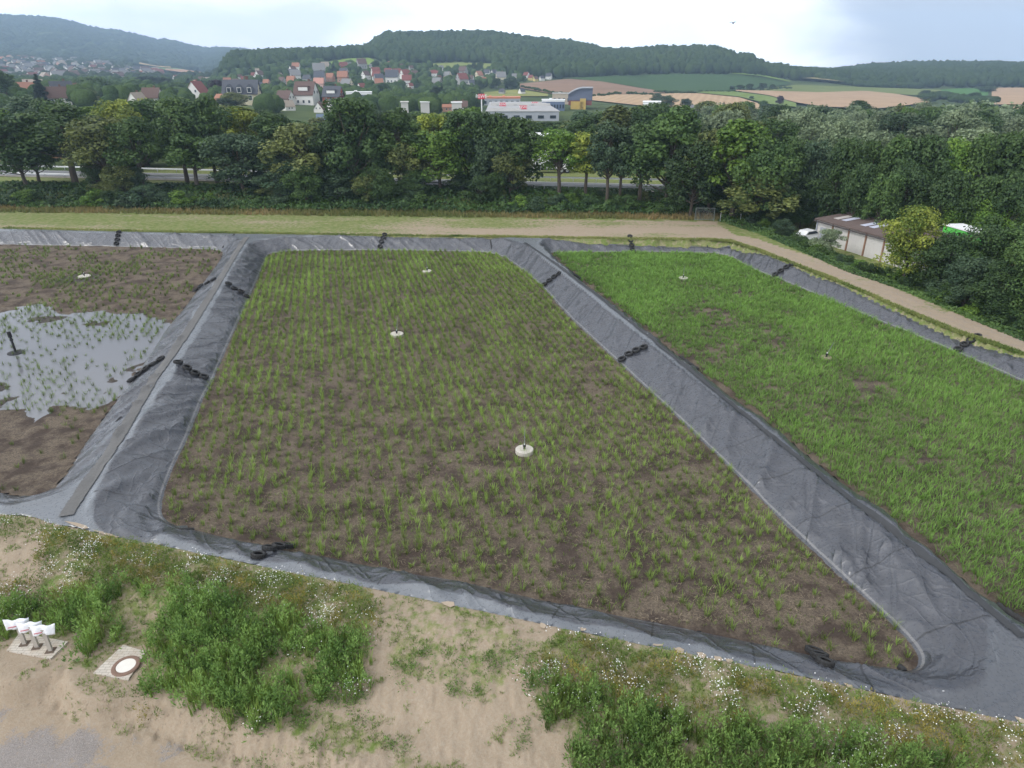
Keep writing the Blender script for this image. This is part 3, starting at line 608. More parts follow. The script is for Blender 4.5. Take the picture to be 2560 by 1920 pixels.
def build_fields():
    field("a", [(1292,212),(1420,199),(1500,205),(1600,222),(1662,231)], [(1300,222),(1400,240),(1480,240),(1560,239),(1662,234)], *BRN)
    field("b", [(1425,196.5),(1530,192),(1700,186.5),(1850,187.5),(1930,196),(1975,208)], [(1425,198),(1530,209),(1640,228),(1680,232),(1830,228),(1975,213)], *DG, stripes=.6)
    field("c", [(1830,187),(1900,190),(1975,207)], [(1830,188),(1900,195),(1975,209)], *LG, lift=1.2)
    field("d", [(1470,240),(1600,238),(1700,235),(1780,236),(1850,246),(1900,262)], [(1470,252),(1600,266),(1700,272),(1750,278),(1850,276),(1900,275)], (.40,.275,.17), (.48,.35,.22), stripes=.3)
    field("e", [(1740,233),(1830,232),(1920,243),(1990,262)], [(1740,235),(1850,246),(1920,264),(1990,272)], (.13,.19,.05), (.19,.25,.08), lift=.9)
    field("f", [(1832,230),(1920,232),(2050,236),(2160,232),(2240,240),(2322,255)], [(1832,231),(1920,243),(1990,262),(2060,273),(2200,277),(2322,262)], *TAN, stripes=1.9, lift=1.2)
    field("g", [(1900,226),(1985,214),(2080,217),(2200,221),(2352,226)], [(1900,230),(2050,236),(2160,231),(2280,240),(2352,240)], *OL, stripes=1.2)
    field("h", [(2352,226),(2400,223),(2470,223)], [(2352,243),(2400,243),(2470,241)], (.06,.15,.04), (.09,.20,.05))
    field("i", [(2478,223),(2560,223),(2760,223)], [(2445,266),(2560,266),(2760,267)], *TAN, stripes=.2, lift=.9)
    field("j", [(2510,272),(2560,270),(2760,270)], [(2510,274),(2560,284),(2760,286)], *TAN, lift=1.2)
    field("k", [(812,159),(870,148),(920,145),(935,151)], [(812,162),(870,164),(935,164)], (.15,.24,.05), (.22,.32,.07))
    field("l", [(1078,161),(1150,158),(1232,161)], [(1078,168),(1150,180),(1232,178)], (.17,.21,.06), (.24,.28,.09))
    field("m", [(1210,233),(1290,226),(1312,228),(1370,237)], [(1210,243),(1290,243),(1370,243)], (.20,.22,.07), (.27,.27,.10))
    field("n", [(350,166),(390,172),(430,177)], [(350,170),(400,177),(430,179)], (.45,.33,.17), (.5,.38,.2), lift=3)
    field("o", [(415,182),(460,184),(505,191)], [(415,186),(460,192),(505,196)], (.36,.22,.15), (.42,.27,.18), lift=3)
    field("p", [(380,176),(440,178),(470,183)], [(380,180),(420,184),(470,185)], (.12,.2,.08), (.16,.24,.1), lift=2.5)
    field("q", [(2005,200),(2030,201),(2130,211),(2250,219)], [(2005,203),(2035,205),(2130,214),(2250,221)], (.2,.19,.08), (.3,.24,.13), lift=2)
build_fields()
# ------------------------------------------------------------------ forests seen as one mass
def ico(sub, k, jit):
    import bmesh
    bm = bmesh.new(); bmesh.ops.create_icosphere(bm, subdivisions=sub, radius=1); V = np.array([v.co[:] for v in bm.verts]); Fc = np.array([[v.index for v in f.verts] for f in bm.faces]); bm.free()
    out = []
    for _ in range(k): out.append(V * (1 + rng.normal(0, jit, (len(V), 1))))
    return out, Fc
def mass(name, label, cat, X, Y, size, hgt, sub, jit, mats, tone, ids=None, zoff=.45):
    tv, tf = ico(sub, 6, jit); n = len(X); Z = ground(X, Y); idx = rng.integers(0, 6, n); T = np.stack(tv)[idx]; a = rng.uniform(0, 6.28, n); c, s_ = np.cos(a)[:, None], np.sin(a)[:, None]
    s = size * rng.uniform(.75, 1.3, n); hh = hgt * rng.uniform(.8, 1.25, n)
    x = (T[:, :, 0] * c - T[:, :, 1] * s_) * s[:, None] * .5 + X[:, None]; y = (T[:, :, 0] * s_ + T[:, :, 1] * c) * s[:, None] * .5 + Y[:, None]
    z = T[:, :, 2] * hh[:, None] * .5 + (Z + hh * zoff)[:, None]; nv = T.shape[1]
    V = np.stack([x, y, z], 2).reshape(-1, 3); f = (tf[None] + (np.arange(n) * nv)[:, None, None]).reshape(-1, 3); tn = np.repeat(np.clip(tone, 0, 1), nv)
    mi = None if ids is None else np.repeat(ids, len(tf))
    return tag(obj(name, mesh(name, V, f, mats, mi, attrs={'tone': tn})), label, cat, kind='stuff')
def forestmat(name, a, b):
    m = NT(name); t = m.attr('tone').outputs['Fac']; n = m.noise(.35, 5, .7); n2 = m.noise(1.3, 3, .7)
    c = m.mix(m.math('ADD', m.math('MULTIPLY', t, .6), m.math('MULTIPLY', n, .4)), a, b); m.base(m.mix(m.math('MULTIPLY', m.ramp(n2, [(.35, 1), (.55, 0)]), .45), c, [v * .4 for v in a])); m.rough(.9)
    m.b.inputs['Specular IOR Level'].default_value = .05; m.bump(n2, 1.0, 1.2); return m.m
FOR1 = forestmat("forest_leaves", (.028, .055, .022), (.075, .115, .035)); FOR2 = forestmat("far_forest_leaves", (.03, .05, .026), (.06, .09, .035)); SOFT = forestmat("willow_mass_leaves", (.06, .09, .045), (.15, .18, .11))
EDGE = np.array([(440,172),(520,190),(640,178),(700,170),(760,163),(800,159),(815,153),(870,148),(935,147),(960,158),(1070,160),(1080,158),(1150,157),(1230,160),(1240,186),(1300,194),(1400,199),(1450,195),(1600,189),(1700,186),(1850,187),(1920,194),(1990,202),(2010,202)])
def scatter(px0, px1, r0, r1, step):
    a0 = math.atan2((px0 - 1280), 1867); a1 = math.atan2((px1 - 1280), 1867); area = (a1 - a0) * (r1 * r1 - r0 * r0) / 2; n = int(area / step ** 2)
    a = rng.uniform(a0, a1, n); r = np.sqrt(rng.uniform(r0 * r0, r1 * r1, n)); return np.sin(a) * r, np.cos(a) * r
def build_forests():
    X, Y = scatter(500, 2030, 820, 1560, 8.8); Z = ground(X, Y); px, py = proj(X, Y, Z); k = (py < np.interp(px, EDGE[:, 0], EDGE[:, 1]) - .5)
    az_ = np.arctan2(X, Y); r = np.hypot(X, Y); slope = ground(np.sin(az_) * (r + 60), np.cos(az_) * (r + 60)) > Z - 9; k &= slope; X, Y = X[k], Y[k]; print('central hill', len(X))
    mass("forest", "dense mixed forest covering the long central hill", "forest", X, Y, 10.5, 13, 2, .13, [FOR1], .5 + (fbm(X / 90, Y / 90, 5) - .5) * 1.2 + rng.normal(0, .22, len(X)))
    X, Y = scatter(2000, 2900, 1130, 1960, 11.0); Z = ground(X, Y); px, py = proj(X, Y, Z); E2 = [(2000,203),(2040,203),(2120,211),(2250,221),(3000,222)]; k = py < np.interp(px, *zip(*E2)) - 1
    X, Y = X[k], Y[k]; print('right hill', len(X))
    mass("forest", "dark forest covering the low hill on the right skyline", "forest", X, Y, 13, 14, 1, .12, [FOR1], .3 + (fbm(X / 90, Y / 90, 6) - .5) * 1.0 + rng.normal(0, .2, len(X)))
    X, Y = scatter(-300, 820, 2150, 4350, 26); Z = ground(X, Y); px, py = proj(X, Y, Z); k = (py < 176 + .02 * px) & ((px < 640) | (py < 150)); k &= ~((py > 150 - .0 * px) & (px < 300) & (r_town(px, py)))
    X, Y = X[k], Y[k]; print('mountain', len(X))
    mass("forest", "hazy blue forest on the far mountain ridge", "forest", X, Y, 33, 20, 1, .12, [FOR2], .5 + (fbm(X / 300, Y / 300, 6) - .5) * 1.6 + rng.normal(0, .15, len(X)), zoff=.2)
def r_town(px, py): return (py > 142) & (py < 200)
build_forests()
# ------------------------------------------------------------------ trees
LEAF = {'dark': leafmat("leaves_dark", (0.031, 0.063, 0.025), (0.070, 0.119, 0.035)), 'mid': leafmat("leaves_mid", (0.045, 0.091, 0.028), (0.105, 0.175, 0.046)),
 'bright': leafmat("leaves_bright", (0.063, 0.133, 0.025), (0.161, 0.259, 0.042)), 'olive': leafmat("leaves_olive", (0.063, 0.091, 0.031), (0.182, 0.210, 0.063)),
 'blue': leafmat("leaves_bluish", (0.039, 0.077, 0.042), (0.091, 0.140, 0.070)), 'willow': leafmat("leaves_willow", (0.098, 0.140, 0.077), (0.238, 0.294, 0.168)),
 'yellow': leafmat("leaves_yellow", (0.070, 0.126, 0.021), (0.336, 0.378, 0.063)), 'copper': leafmat("leaves_copper", (0.031, 0.020, 0.031), (0.063, 0.035, 0.049)), 'conifer': leafmat("needles_dark", (0.022, 0.045, 0.028), (0.049, 0.077, 0.042))}
BARK = simple("bark", (.085, .07, .055), .9, .3, 2); BARK2 = simple("bark_grey", (.16, .14, .12), .9, .3, 2)
def tree_proto(kind, H, W, base, nl, nq, qs, seed, up=.5):
    """crown leaf mesh and trunk-with-limbs mesh of one tree, H tall and W wide"""
    global rng; keep = rng; rng = np.random.default_rng(seed); C = []; L = []; tn = []
    centers = []
    for i in range(nl):
        if kind == 'cone':
            t = (i + .5) / nl; h = base + (H * .97 - base) * t; rr = W * .5 * (1 - t) * .75; a = i * 2.4; lr = (W * .30 * (1 - t) + .35, .55)
        elif kind == 'column':
            t = rng.random(); h = base + (H - base) * (t * .9 + .03); rr = W * .32 * math.sin(math.pi * min(1, t * .75 + .2)) * rng.random() ** .5; a = rng.uniform(0, 6.28); lr = (W * rng.uniform(.2, .3), 1.5)
        else:
            t = rng.random() ** .8; h = base + (H - base) * (.08 + .84 * t); pr = math.sin(math.pi * (.20 + .76 * t)) ** .55 * (1 + .22 * math.sin(seed * 2 + t * 9)); rr = W * .46 * pr * rng.random() ** .42; a = rng.uniform(0, 6.28); lr = (W * rng.uniform(.07, .20) , rng.uniform(.6, 1.1))
        c = np.array([rr * math.cos(a), rr * math.sin(a), h]); centers.append(c); R0 = lr[0]
        n = max(12, int(nq / nl * rng.uniform(.7, 1.3) * (R0 / (W * .18)) ** 1.2)) if kind != 'cone' else max(14, int(nq / nl * (1.6 - 1.2 * t)))
        d = rng.normal(size=(n, 3)); d[:, 2] += .35; d /= np.linalg.norm(d, axis=1, keepdims=True); rad = R0 * rng.uniform(.55, 1.12, n) ** .7
        p = c + d * rad[:, None] * np.array([1, 1, lr[1]]); nn_ = d * .7 + np.array([0, 0, up]) + rng.normal(0, .45, (n, 3)); C.append(p); L.append(nn_); tn.append(np.clip(rng.uniform(.15, .85) + rng.normal(0, .2, n), 0, 1))
    C = np.concatenate(C); L = np.concatenate(L); T = np.concatenate(tn); C[:, 2] = np.maximum(C[:, 2], base * .55); V, f = quads(C, L, qs * rng.uniform(.6, 1.4, len(C)), .8)
    b = MB(); r0 = .022 * H; b.tube([(0, 0, -.6), (0, 0, base * .5), (.1, .05, base), (.05, -.1, H * .6), (0, 0, H * .85)], [r0 * 1.2, r0, r0 * .85, r0 * .45, r0 * .12], 7)
    for c in centers[::2]:
        if kind == 'cone': break
        s0 = np.array([0.05, 0, base * .8 + (c[2] - base) * .35]); m1 = s0 * .5 + c * .5 + np.array([0, 0, -.25]); b.tube([s0, m1, c], [r0 * .38, r0 * .25, r0 * .08], 5, cap=False)
    rng = keep; return (V, f, np.repeat(T, 4)), b
PROTO = {}
def proto(key):
    if key in PROTO: return PROTO[key]
    sp, shape, seed, fine = key
    prm = {'high': (15, 9.5, 5.6, 54, 9000, .37, .3), 'round': (14, 10, 2.2, 60, 10500, .38, .3), 'tall': (15, 8, 2.2, 56, 9500, .36, .3), 'column': (13, 4.5, 1.6, 30, 5200, .34, .15), 'willow': (9, 8, .8, 36, 6500, .30, .2), 'cone': (12, 5, 1.2, 18, 3600, .4, .1), 'bush': (3, 3.6, .1, 20, 2400, .19, .3)}[shape]
    H, W, base, nl, nq, qs, up = prm
    if fine: nq = int(nq * 1.7); qs *= .75; nl = int(nl * 1.2)
    kind = {'cone': 'cone', 'column': 'column'}.get(shape, 'round'); (V, f, T), b = tree_proto(kind, H, W, base, nl, nq, qs, seed, up)
    PROTO[key] = (mesh("crown", V, f, [LEAF[sp]], attrs={'tone': T}), b.me("trunk", [BARK if sp != 'willow' else BARK2]), H, W); return PROTO[key]
LBL = []
WORD = {'dark': 'dark green', 'mid': 'mid green', 'bright': 'bright green', 'olive': 'olive-tinted', 'blue': 'bluish green', 'willow': 'grey-green', 'yellow': 'yellow-green', 'copper': 'purple-leaved', 'conifer': 'dark'}
SH = {'high': 'high-crowned tree', 'round': 'round-crowned tree', 'tall': 'tall tree', 'column': 'narrow upright tree', 'willow': 'willow', 'cone': 'pointed conifer', 'bush': 'bush'}
def tree(x, y, H, W, sp, shape, where, group, seed=None, fine=False, z=None, px=None):
    crown, trunk, h0, w0 = proto((sp, shape, seed if seed is not None else int(rng.integers(1, 5)), fine)); z = ground([x], [y])[0] if z is None else z
    nm = {'cone': 'conifer', 'bush': 'bush', 'willow': 'willow'}.get(shape, 'broadleaf_tree'); e = empty(nm, (x, y, z), rng.uniform(0, 6.28), cat='bush' if shape == 'bush' else 'tree', group=group); e.scale = (W / w0, W / w0, H / h0)
    W *= 1.0; obj('crown', crown, e); obj('trunk' if shape != 'bush' else 'stem', trunk, e)
    LBL.append((e, f"{WORD[sp]} {SH[shape]}", where, px if px is not None else proj(x, y, z)[0])); return e
def PY(x, y, Y): d = ray(x, y); t = Y / d[1]; return np.array([d[0] * t, Y, CAMH + d[2] * t])
def tree_px(px, ytop, r, wpx, sp, shape, where, group, fine=False, seed=None, depth=False):
    p = PY(px, ytop, r) if depth else PR(px, ytop, r); z = ground([p[0]], [p[1]])[0]; H = max(2.5, p[2] - z); zc = p[1] * CPI - (p[2] - CAMH) * SPI
    return tree(p[0], p[1], H, wpx * zc / F, sp, shape, where, group, seed, fine, z, px)
ROADROW = 'in the front row before the road'
def build_belt():
    front = [(15,285,122,130,'dark','round'),(140,262,124,170,'mid','round'),(235,298,119,135,'olive','round'),(322,300,118,120,'mid','tall'),(60,330,126,90,'dark','tall'),(430,255,126,130,'mid','tall'),(505,250,126,110,'dark','tall'),(470,350,121,110,'mid','round'),(585,325,119,130,'blue','round'),(662,272,124,120,'mid','tall'),(612,268,130,80,'yellow','tall'),(742,322,118,150,'olive','round'),(700,400,114,110,'blue','round'),(868,246,117,130,'dark','tall'),(822,300,118,100,'dark','round'),(905,290,119,110,'dark','tall'),(846,420,112,90,'blue','round'),(940,300,121,100,'mid','tall'),(1000,268,120,130,'mid','tall'),(1025,360,115,90,'olive','round'),(1095,312,115,120,'bright','round'),(1160,272,120,110,'dark','tall'),(1230,290,118,110,'dark','round'),(1232,330,113,80,'blue','round'),(1292,300,117,110,'mid','round'),(1275,380,112,80,'olive','round'),
     (1402,318,112,125,'bright','tall'),(1470,338,112,95,'yellow','round'),(1528,302,111,110,'blue','tall'),(1560,330,113,80,'dark','round'),(1612,318,111,110,'dark','round'),(1690,272,110,160,'mid','tall'),(1745,360,108,110,'dark','round'),(1795,330,111,110,'olive','round'),(1862,288,108,150,'bright','tall'),(1820,420,112,120,'dark','round'),(1925,340,106,120,'mid','round'),(1905,440,106,150,'olive','round')]
    for px, yt, r, w, sp, sh in front: tree_px(px, yt - rng.uniform(-10, 14), r + (3 if r < 116 and px < 1500 else 0), w * (1.12 if sh == 'tall' else 1.3), sp, 'high' if (60 < px < 540 and yt < 400) or 1380 < px < 1640 else sh, ROADROW, 'front row of trees before the road', depth=px < 1700)
    for i in range(46):
        px = rng.uniform(570, 1300) if i < 34 else rng.choice([rng.uniform(230, 330), rng.uniform(1690, 1900)]); Y_ = rng.uniform(112, 121)
        tree_px(px, rng.uniform(395, 455), Y_, rng.uniform(60, 100), ['dark', 'mid', 'blue', 'dark', 'olive'][i % 5], 'round', 'low in the thicket on the road bank', 'small trees in the thicket on the road bank', depth=True)
    # right continuation along the road and around the warehouse
    for px, yt, r, w, sp, sh in [(1990,345,118,120,'mid','round'),(2050,350,118,110,'blue','round'),(2125,345,108,120,'dark','round'),(2195,350,110,120,'mid','round'),(2262,332,110,110,'mid','tall'),(2330,330,110,120,'dark','round'),(2400,345,112,130,'bright','round'),(2470,335,112,130,'mid','round'),(2535,330,114,140,'mid','tall'),(2600,330,114,140,'dark','round'),(2700,330,116,150,'mid','round'),(2810,325,118,160,'dark','round'),(2930,320,122,170,'mid','tall'),(2000,440,110,100,'dark','round'),(2165,400,104,90,'dark','round'),(2290,400,104,110,'dark','round'),(2230,430,101,90,'mid','round'),(2400,420,102,110,'dark','round'),(2480,430,102,120,'mid','round'),(2550,430,100,120,'dark','round')]:
        tree_px(px, yt, r, w, sp, sh, 'in the wood behind the warehouse', 'trees behind the warehouse')
    W = 'around the warehouse yard'; G = 'trees around the warehouse yard'
    for px, yt, r, w, sp, sh in [(2302,518,84,150,'yellow','round'),(2082,574,93,84,'willow','willow'),(2090,448,110,95,'mid','round'),(2390,585,82,140,'dark','round'),(2470,565,80,150,'dark','round'),(2545,560,79,150,'mid','tall'),(2440,645,76,130,'blue','round'),(2525,655,74,140,'dark','round'),(2615,600,75,160,'mid','round'),(2700,520,78,170,'dark','round'),(2840,500,78,180,'mid','round'),(3000,470,80,190,'dark','round'),(2760,640,70,150,'blue','round'),(2350,480,104,110,'mid','round'),(2440,490,102,120,'bright','round'),(2510,490,100,120,'bright','round'),(2190,500,108,60,'bright','round'),(2370,450,108,90,'olive','round'),(1960,525,108,70,'dark','round'),(2010,505,110,60,'mid','round'),(1955,585,98,50,'blue','round')]:
        tree_px(px, yt, r, w, sp, sh, W, G, fine=True)
    # second belt beyond the road
    sky_ = [(-60,248),(0,250),(100,243),(200,262),(300,246),(400,240),(500,238),(560,272),(640,266),(700,285),(760,300),(800,310),(830,262),(900,252),(940,285),(1000,262),(1060,272),(1150,268),(1250,268),(1330,296),(1400,296),(1460,268),(1500,262),(1560,252),(1650,250),(1700,262),(1760,305),(1830,296),(1900,292)]
    sx_, sy_ = zip(*sky_); i = 0
    for px in np.arange(-50, 1900, 27):
        r = rng.uniform(142, 185); yt = np.interp(px, sx_, sy_) + rng.uniform(-4, 26)
        if 1225 < px < 1440: r = 190 + rng.uniform(0, 15); yt = max(yt, 300)
        if 920 < px < 1060: r = 178 + rng.uniform(0, 15)
        if px < 150 and r < 165: r += 25
        sp = ['mid', 'dark', 'mid', 'bright', 'olive', 'blue', 'dark', 'yellow'][int(rng.integers(0, 8))]; tree_px(px + rng.uniform(-8, 8), yt, r, rng.uniform(95, 140), sp, ['round', 'tall', 'round', 'tall', 'column'][i % 5], 'in the belt beyond the road', 'trees beyond the road', depth=True); i += 1
build_belt()
def build_bushes():
    e = (toeB - toeA) / np.linalg.norm(toeB - toeA); nv = np.array([-e[1], e[0]]); L = 190; G = 'bushes along the foot of the road bank'; n = 0
    for s_ in np.arange(-20, L, 2.6):
        off = rng.uniform(.5, 10); p = toeA + e * (s_ + rng.uniform(-1, 1)) + nv * off
        if abs(math.degrees(math.atan2(p[0], p[1]))) > 40: continue
        if p[0] > 45 and off < 3: continue
        hb = min(rng.uniform(1.3, 3.0), max(.7, 4.0 - float(ground([p[0]], [p[1]])[0]))); sp = ['dark', 'mid', 'blue', 'blue', 'dark', 'bright', 'olive', 'mid', 'dark'][int(rng.integers(0, 9))]
        tree(p[0], p[1], hb, hb * rng.uniform(1.1, 1.8), sp, 'bush', 'at the foot of the road bank', G)
    # hedge strip between the right-hand path and the warehouse
    hp = np.array([P(*q, .8)[:2] for q in [(1850,575),(1900,580),(1950,600),(2000,625),(2060,652),(2130,680),(2200,700),(2260,715),(2330,742),(2400,770),(2480,800),(2560,835),(2640,870)]])
    for i in range(len(hp) - 1):
        for k in range(5):
            q = hp[i] + (hp[i + 1] - hp[i]) * rng.random(); out = np.array([.62, .78]) * rng.uniform(-.4, 4.0); hb = rng.uniform(.6, 1.4) if i in (1, 2, 3, 4, 5, 6) else rng.uniform(.9, 2.3); q = q + out * (.8 if i in (2, 3, 4, 5, 6) else 1)
            if P(2160, 640, .5)[0] - 1.5 < q[0] < 40 and 0: continue
            tree(q[0], q[1], hb, hb * rng.uniform(1.2, 1.9), ['mid', 'dark', 'bright', 'blue', 'mid'][int(rng.integers(0, 5))], 'bush', 'beside the right-hand path', 'bushes beside the right-hand path', fine=True)
    for px, yt, w, sp in [(360,462,100,'blue'),(235,476,70,'bright'),(300,490,60,'dark'),(445,480,70,'blue'),(1035,505,55,'blue'),(1425,520,45,'bright'),(70,505,70,'bright'),(1560,525,90,'mid'),(700,480,70,'blue'),(1900,520,80,'mid')]:
        tree_px(px, yt, 113.5 - max(0, px - 900) * .006, w, sp, 'bush', 'at the front of the road bank', 'larger bushes at the front of the bank', fine=True, depth=True)
build_bushes()
def build_undergrowth():
    """leafy ground cover on the road bank and beside the path; tall dry grass at its foot"""
    e = (toeB - toeA) / np.linalg.norm(toeB - toeA); nv = np.array([-e[1], e[0]])
    n = 42000; s_ = rng.uniform(-25, 200, n); off = rng.uniform(0, 13, n) + 1.5 * (vn(s_ * .3, 0 * s_, 4) - .5); X = toeA[0] + e[0] * s_ + nv[0] * off; Y = toeA[1] + e[1] * s_ + nv[1] * off
    Z = ground(X, Y); hh = np.minimum(.3 + 1.5 * fbm(X * .35, Y * .35, 7), np.maximum(.25, 3.9 - Z)) * rng.random(n) ** .5; V, f = quads(np.stack([X, Y, Z + hh], 1), np.stack([rng.normal(0, .5, n), rng.normal(-.25, .5, n), rng.uniform(.3, 1, n)], 1), rng.uniform(.22, .6, n), .7)
    tag(obj("undergrowth", mesh("undergrowth", V, f, [leafmat("undergrowth_leaves", (.022, .05, .016), (.075, .14, .032))], attrs={'tone': np.repeat(np.clip(fbm(X * .25, Y * .25, 9) * 1.6 - .4 + rng.normal(0, .15, n), 0, 1), 4)})), "tangled green undergrowth on the bank below the road", "undergrowth", kind='stuff')
    n = 26000; hp = np.array([P(*q, .8)[:2] for q in [(1800,560),(1900,590),(2000,632),(2130,688),(2260,728),(2400,785),(2560,850),(2700,905)]]); seg = np.linalg.norm(np.diff(hp, axis=0), axis=1); cs = np.concatenate([[0], np.cumsum(seg)]); t = rng.uniform(0, cs[-1], n)
    bx, by = np.interp(t, cs, hp[:, 0]), np.interp(t, cs, hp[:, 1]); off = rng.uniform(-1.2, 9, n); wx = (bx > 33) & (bx < 48); off = np.where(wx, off * .8 - .4, off); X = bx + .62 * off; Y = by + .78 * off; Z = ground(X, Y); hh = np.where(wx, .6, 1) * (.1 + 1.0 * fbm(X * .5, Y * .5, 8)) * rng.random(n) ** .5 * sm((off + 1.2) / 1.5)
    V, f = quads(np.stack([X, Y, Z + hh], 1), np.stack([rng.normal(0, .5, n), rng.normal(-.25, .5, n), rng.uniform(.3, 1, n)], 1), rng.uniform(.12, .38, n), .6)
    tag(obj("undergrowth", mesh("undergrowth", V, f, [leafmat("hedge_leaves", (.03, .065, .02), (.10, .17, .04))], attrs={'tone': np.repeat(np.clip(fbm(X * .3, Y * .3, 9) * 1.6 - .4 + rng.normal(0, .2, n), 0, 1), 4)})), "low green growth between the right-hand path and the warehouse", "undergrowth", kind='stuff')
    n = 9000; s_ = rng.uniform(-25, 190, n); off = rng.uniform(-3.2, 1.6, n); X = toeA[0] + e[0] * s_ + nv[0] * off; Y = toeA[1] + e[1] * s_ + nv[1] * off; k = (X < 52); X, Y = X[k], Y[k]; Z = ground(X, Y)
    V, f, T = blades(np.stack([X, Y, Z], 1), rng.uniform(.35, .8, len(X)), .09, .5, 4, .25, np.clip(fbm(X * .15, Y * .3, 33) * 1.8 - .4, 0, 1))
    tag(obj("tall_grass", mesh("tall_grass", V, f, [leafmat("dry_tall_grass", (.10, .14, .035), (.30, .22, .10), .3)], attrs={'tone': T})), "strip of tall dry grass along the foot of the bank", "grass", kind='stuff')
    # fringe of grass along the liner edge, far side and right side
    fo = np.array(far_out); c = np.concatenate([np.linspace(fo[i], fo[i + 1], 400, endpoint=False) for i in range(len(fo) - 1)]); n = len(c) * 3; c = c[rng.integers(0, len(c), n)]; X = c[:, 0] + rng.uniform(-.1, .5, n) + 0 * n; Y = c[:, 1] + rng.uniform(.05, 1.0, n); k = sdf(X, Y, outer) > .03; X, Y = X[k], Y[k]; Z = ground(X, Y)
    V, f, T = blades(np.stack([X, Y, Z], 1), rng.uniform(.08, .28, len(X)), .06, .5, 3, .1, np.clip(fbm(X * .3, Y * .3, 34) * 1.5 - .2, 0, 1))
    tag(obj("verge_grass", mesh("verge_grass", V, f, [leafmat("verge_grass", (.09, .15, .03), (.32, .33, .12), .3)], attrs={'tone': T})), "short green and yellow grass fringe along the far liner edge", "grass", kind='stuff')
build_undergrowth()
def build_woods():
    G = 'trees of the wide wood on the right'; pts = []
    tries = 0
    while len(pts) < 78 and tries < 6000:
        tries += 1; px = rng.uniform(1760, 2700); r = 145 + 170 * rng.random() ** 1.1; p = PR(px, 300, r)
        if all((p[0] - q[0]) ** 2 + (p[1] - q[1]) ** 2 > (7.0 + .012 * r) ** 2 for q in pts): pts.append(p[:2])
    for p in pts:
        r = math.hypot(*p); px = proj(p[0], p[1], 0)[0]; wl = rng.random() < (.35 + .35 * (px > 1950)); sp = 'willow' if wl else ['mid', 'bright', 'dark', 'blue', 'olive', 'mid'][int(rng.integers(0, 6))]
        tree(p[0], p[1], rng.uniform(8.5, 11.5) * (1.0 if wl else 1.12), rng.uniform(8.5, 12), sp, 'willow' if wl else 'round', 'in the wide wood beyond the road', G)
    X, Y = scatter(1640, 3000, 300, 585, 8.2); Z = ground(X, Y); px, py = proj(X, Y, Z + 8); lim = np.interp(px, [1640,1760,1830,1900,2000,2200,2320,2450,2560,3000], [300,300,288,280,272,272,268,258,262,262]); k = (py > lim) & ~((px < 1880) & (np.hypot(X, Y) > 360)); X, Y = X[k], Y[k]; n = len(X); print('wood', n)
    big = []; T = []; NN = []; Z = ground(X, Y); Wd = rng.uniform(7, 11, n); Ht = rng.uniform(7, 10.5, n); tb = rng.random(n); wil = (rng.random(n) < .5)
    K = 95
    d = rng.normal(size=(n, K, 3)); d[:, :, 2] = np.abs(d[:, :, 2]) * .9 + .05; d /= np.linalg.norm(d, axis=2, keepdims=True); rad = rng.uniform(.75, 1.08, (n, K, 1)); lump = 1 + .18 * np.sin(d[:, :, :1] * 5 + tb[:, None, None] * 20) * np.cos(d[:, :, 1:2] * 4.5)
    C = d * rad * lump * np.stack([Wd / 2, Wd / 2, Ht * .62], 1)[:, None, :] + np.stack([X, Y, Z + Ht * .32], 1)[:, None, :]
    V, f = quads(C.reshape(-1, 3), (d + rng.normal(0, .4, d.shape)).reshape(-1, 3), rng.uniform(.8, 1.9, n * K), .8); tn = np.clip(tb[:, None] * .6 + .2 + rng.normal(0, .15, (n, K)), 0, 1)
    mi = np.repeat(wil.astype(int), K)
    tag(obj("woodland", mesh("woodland", V, f, [leafmat("woodland_leaves", (.035, .06, .022), (.09, .14, .045)), LEAF['willow']], mi, attrs={'tone': np.repeat(tn.ravel(), 4)})), "wide mass of grey-green willow woodland stretching to the fields", "woodland", kind='stuff')
build_woods()
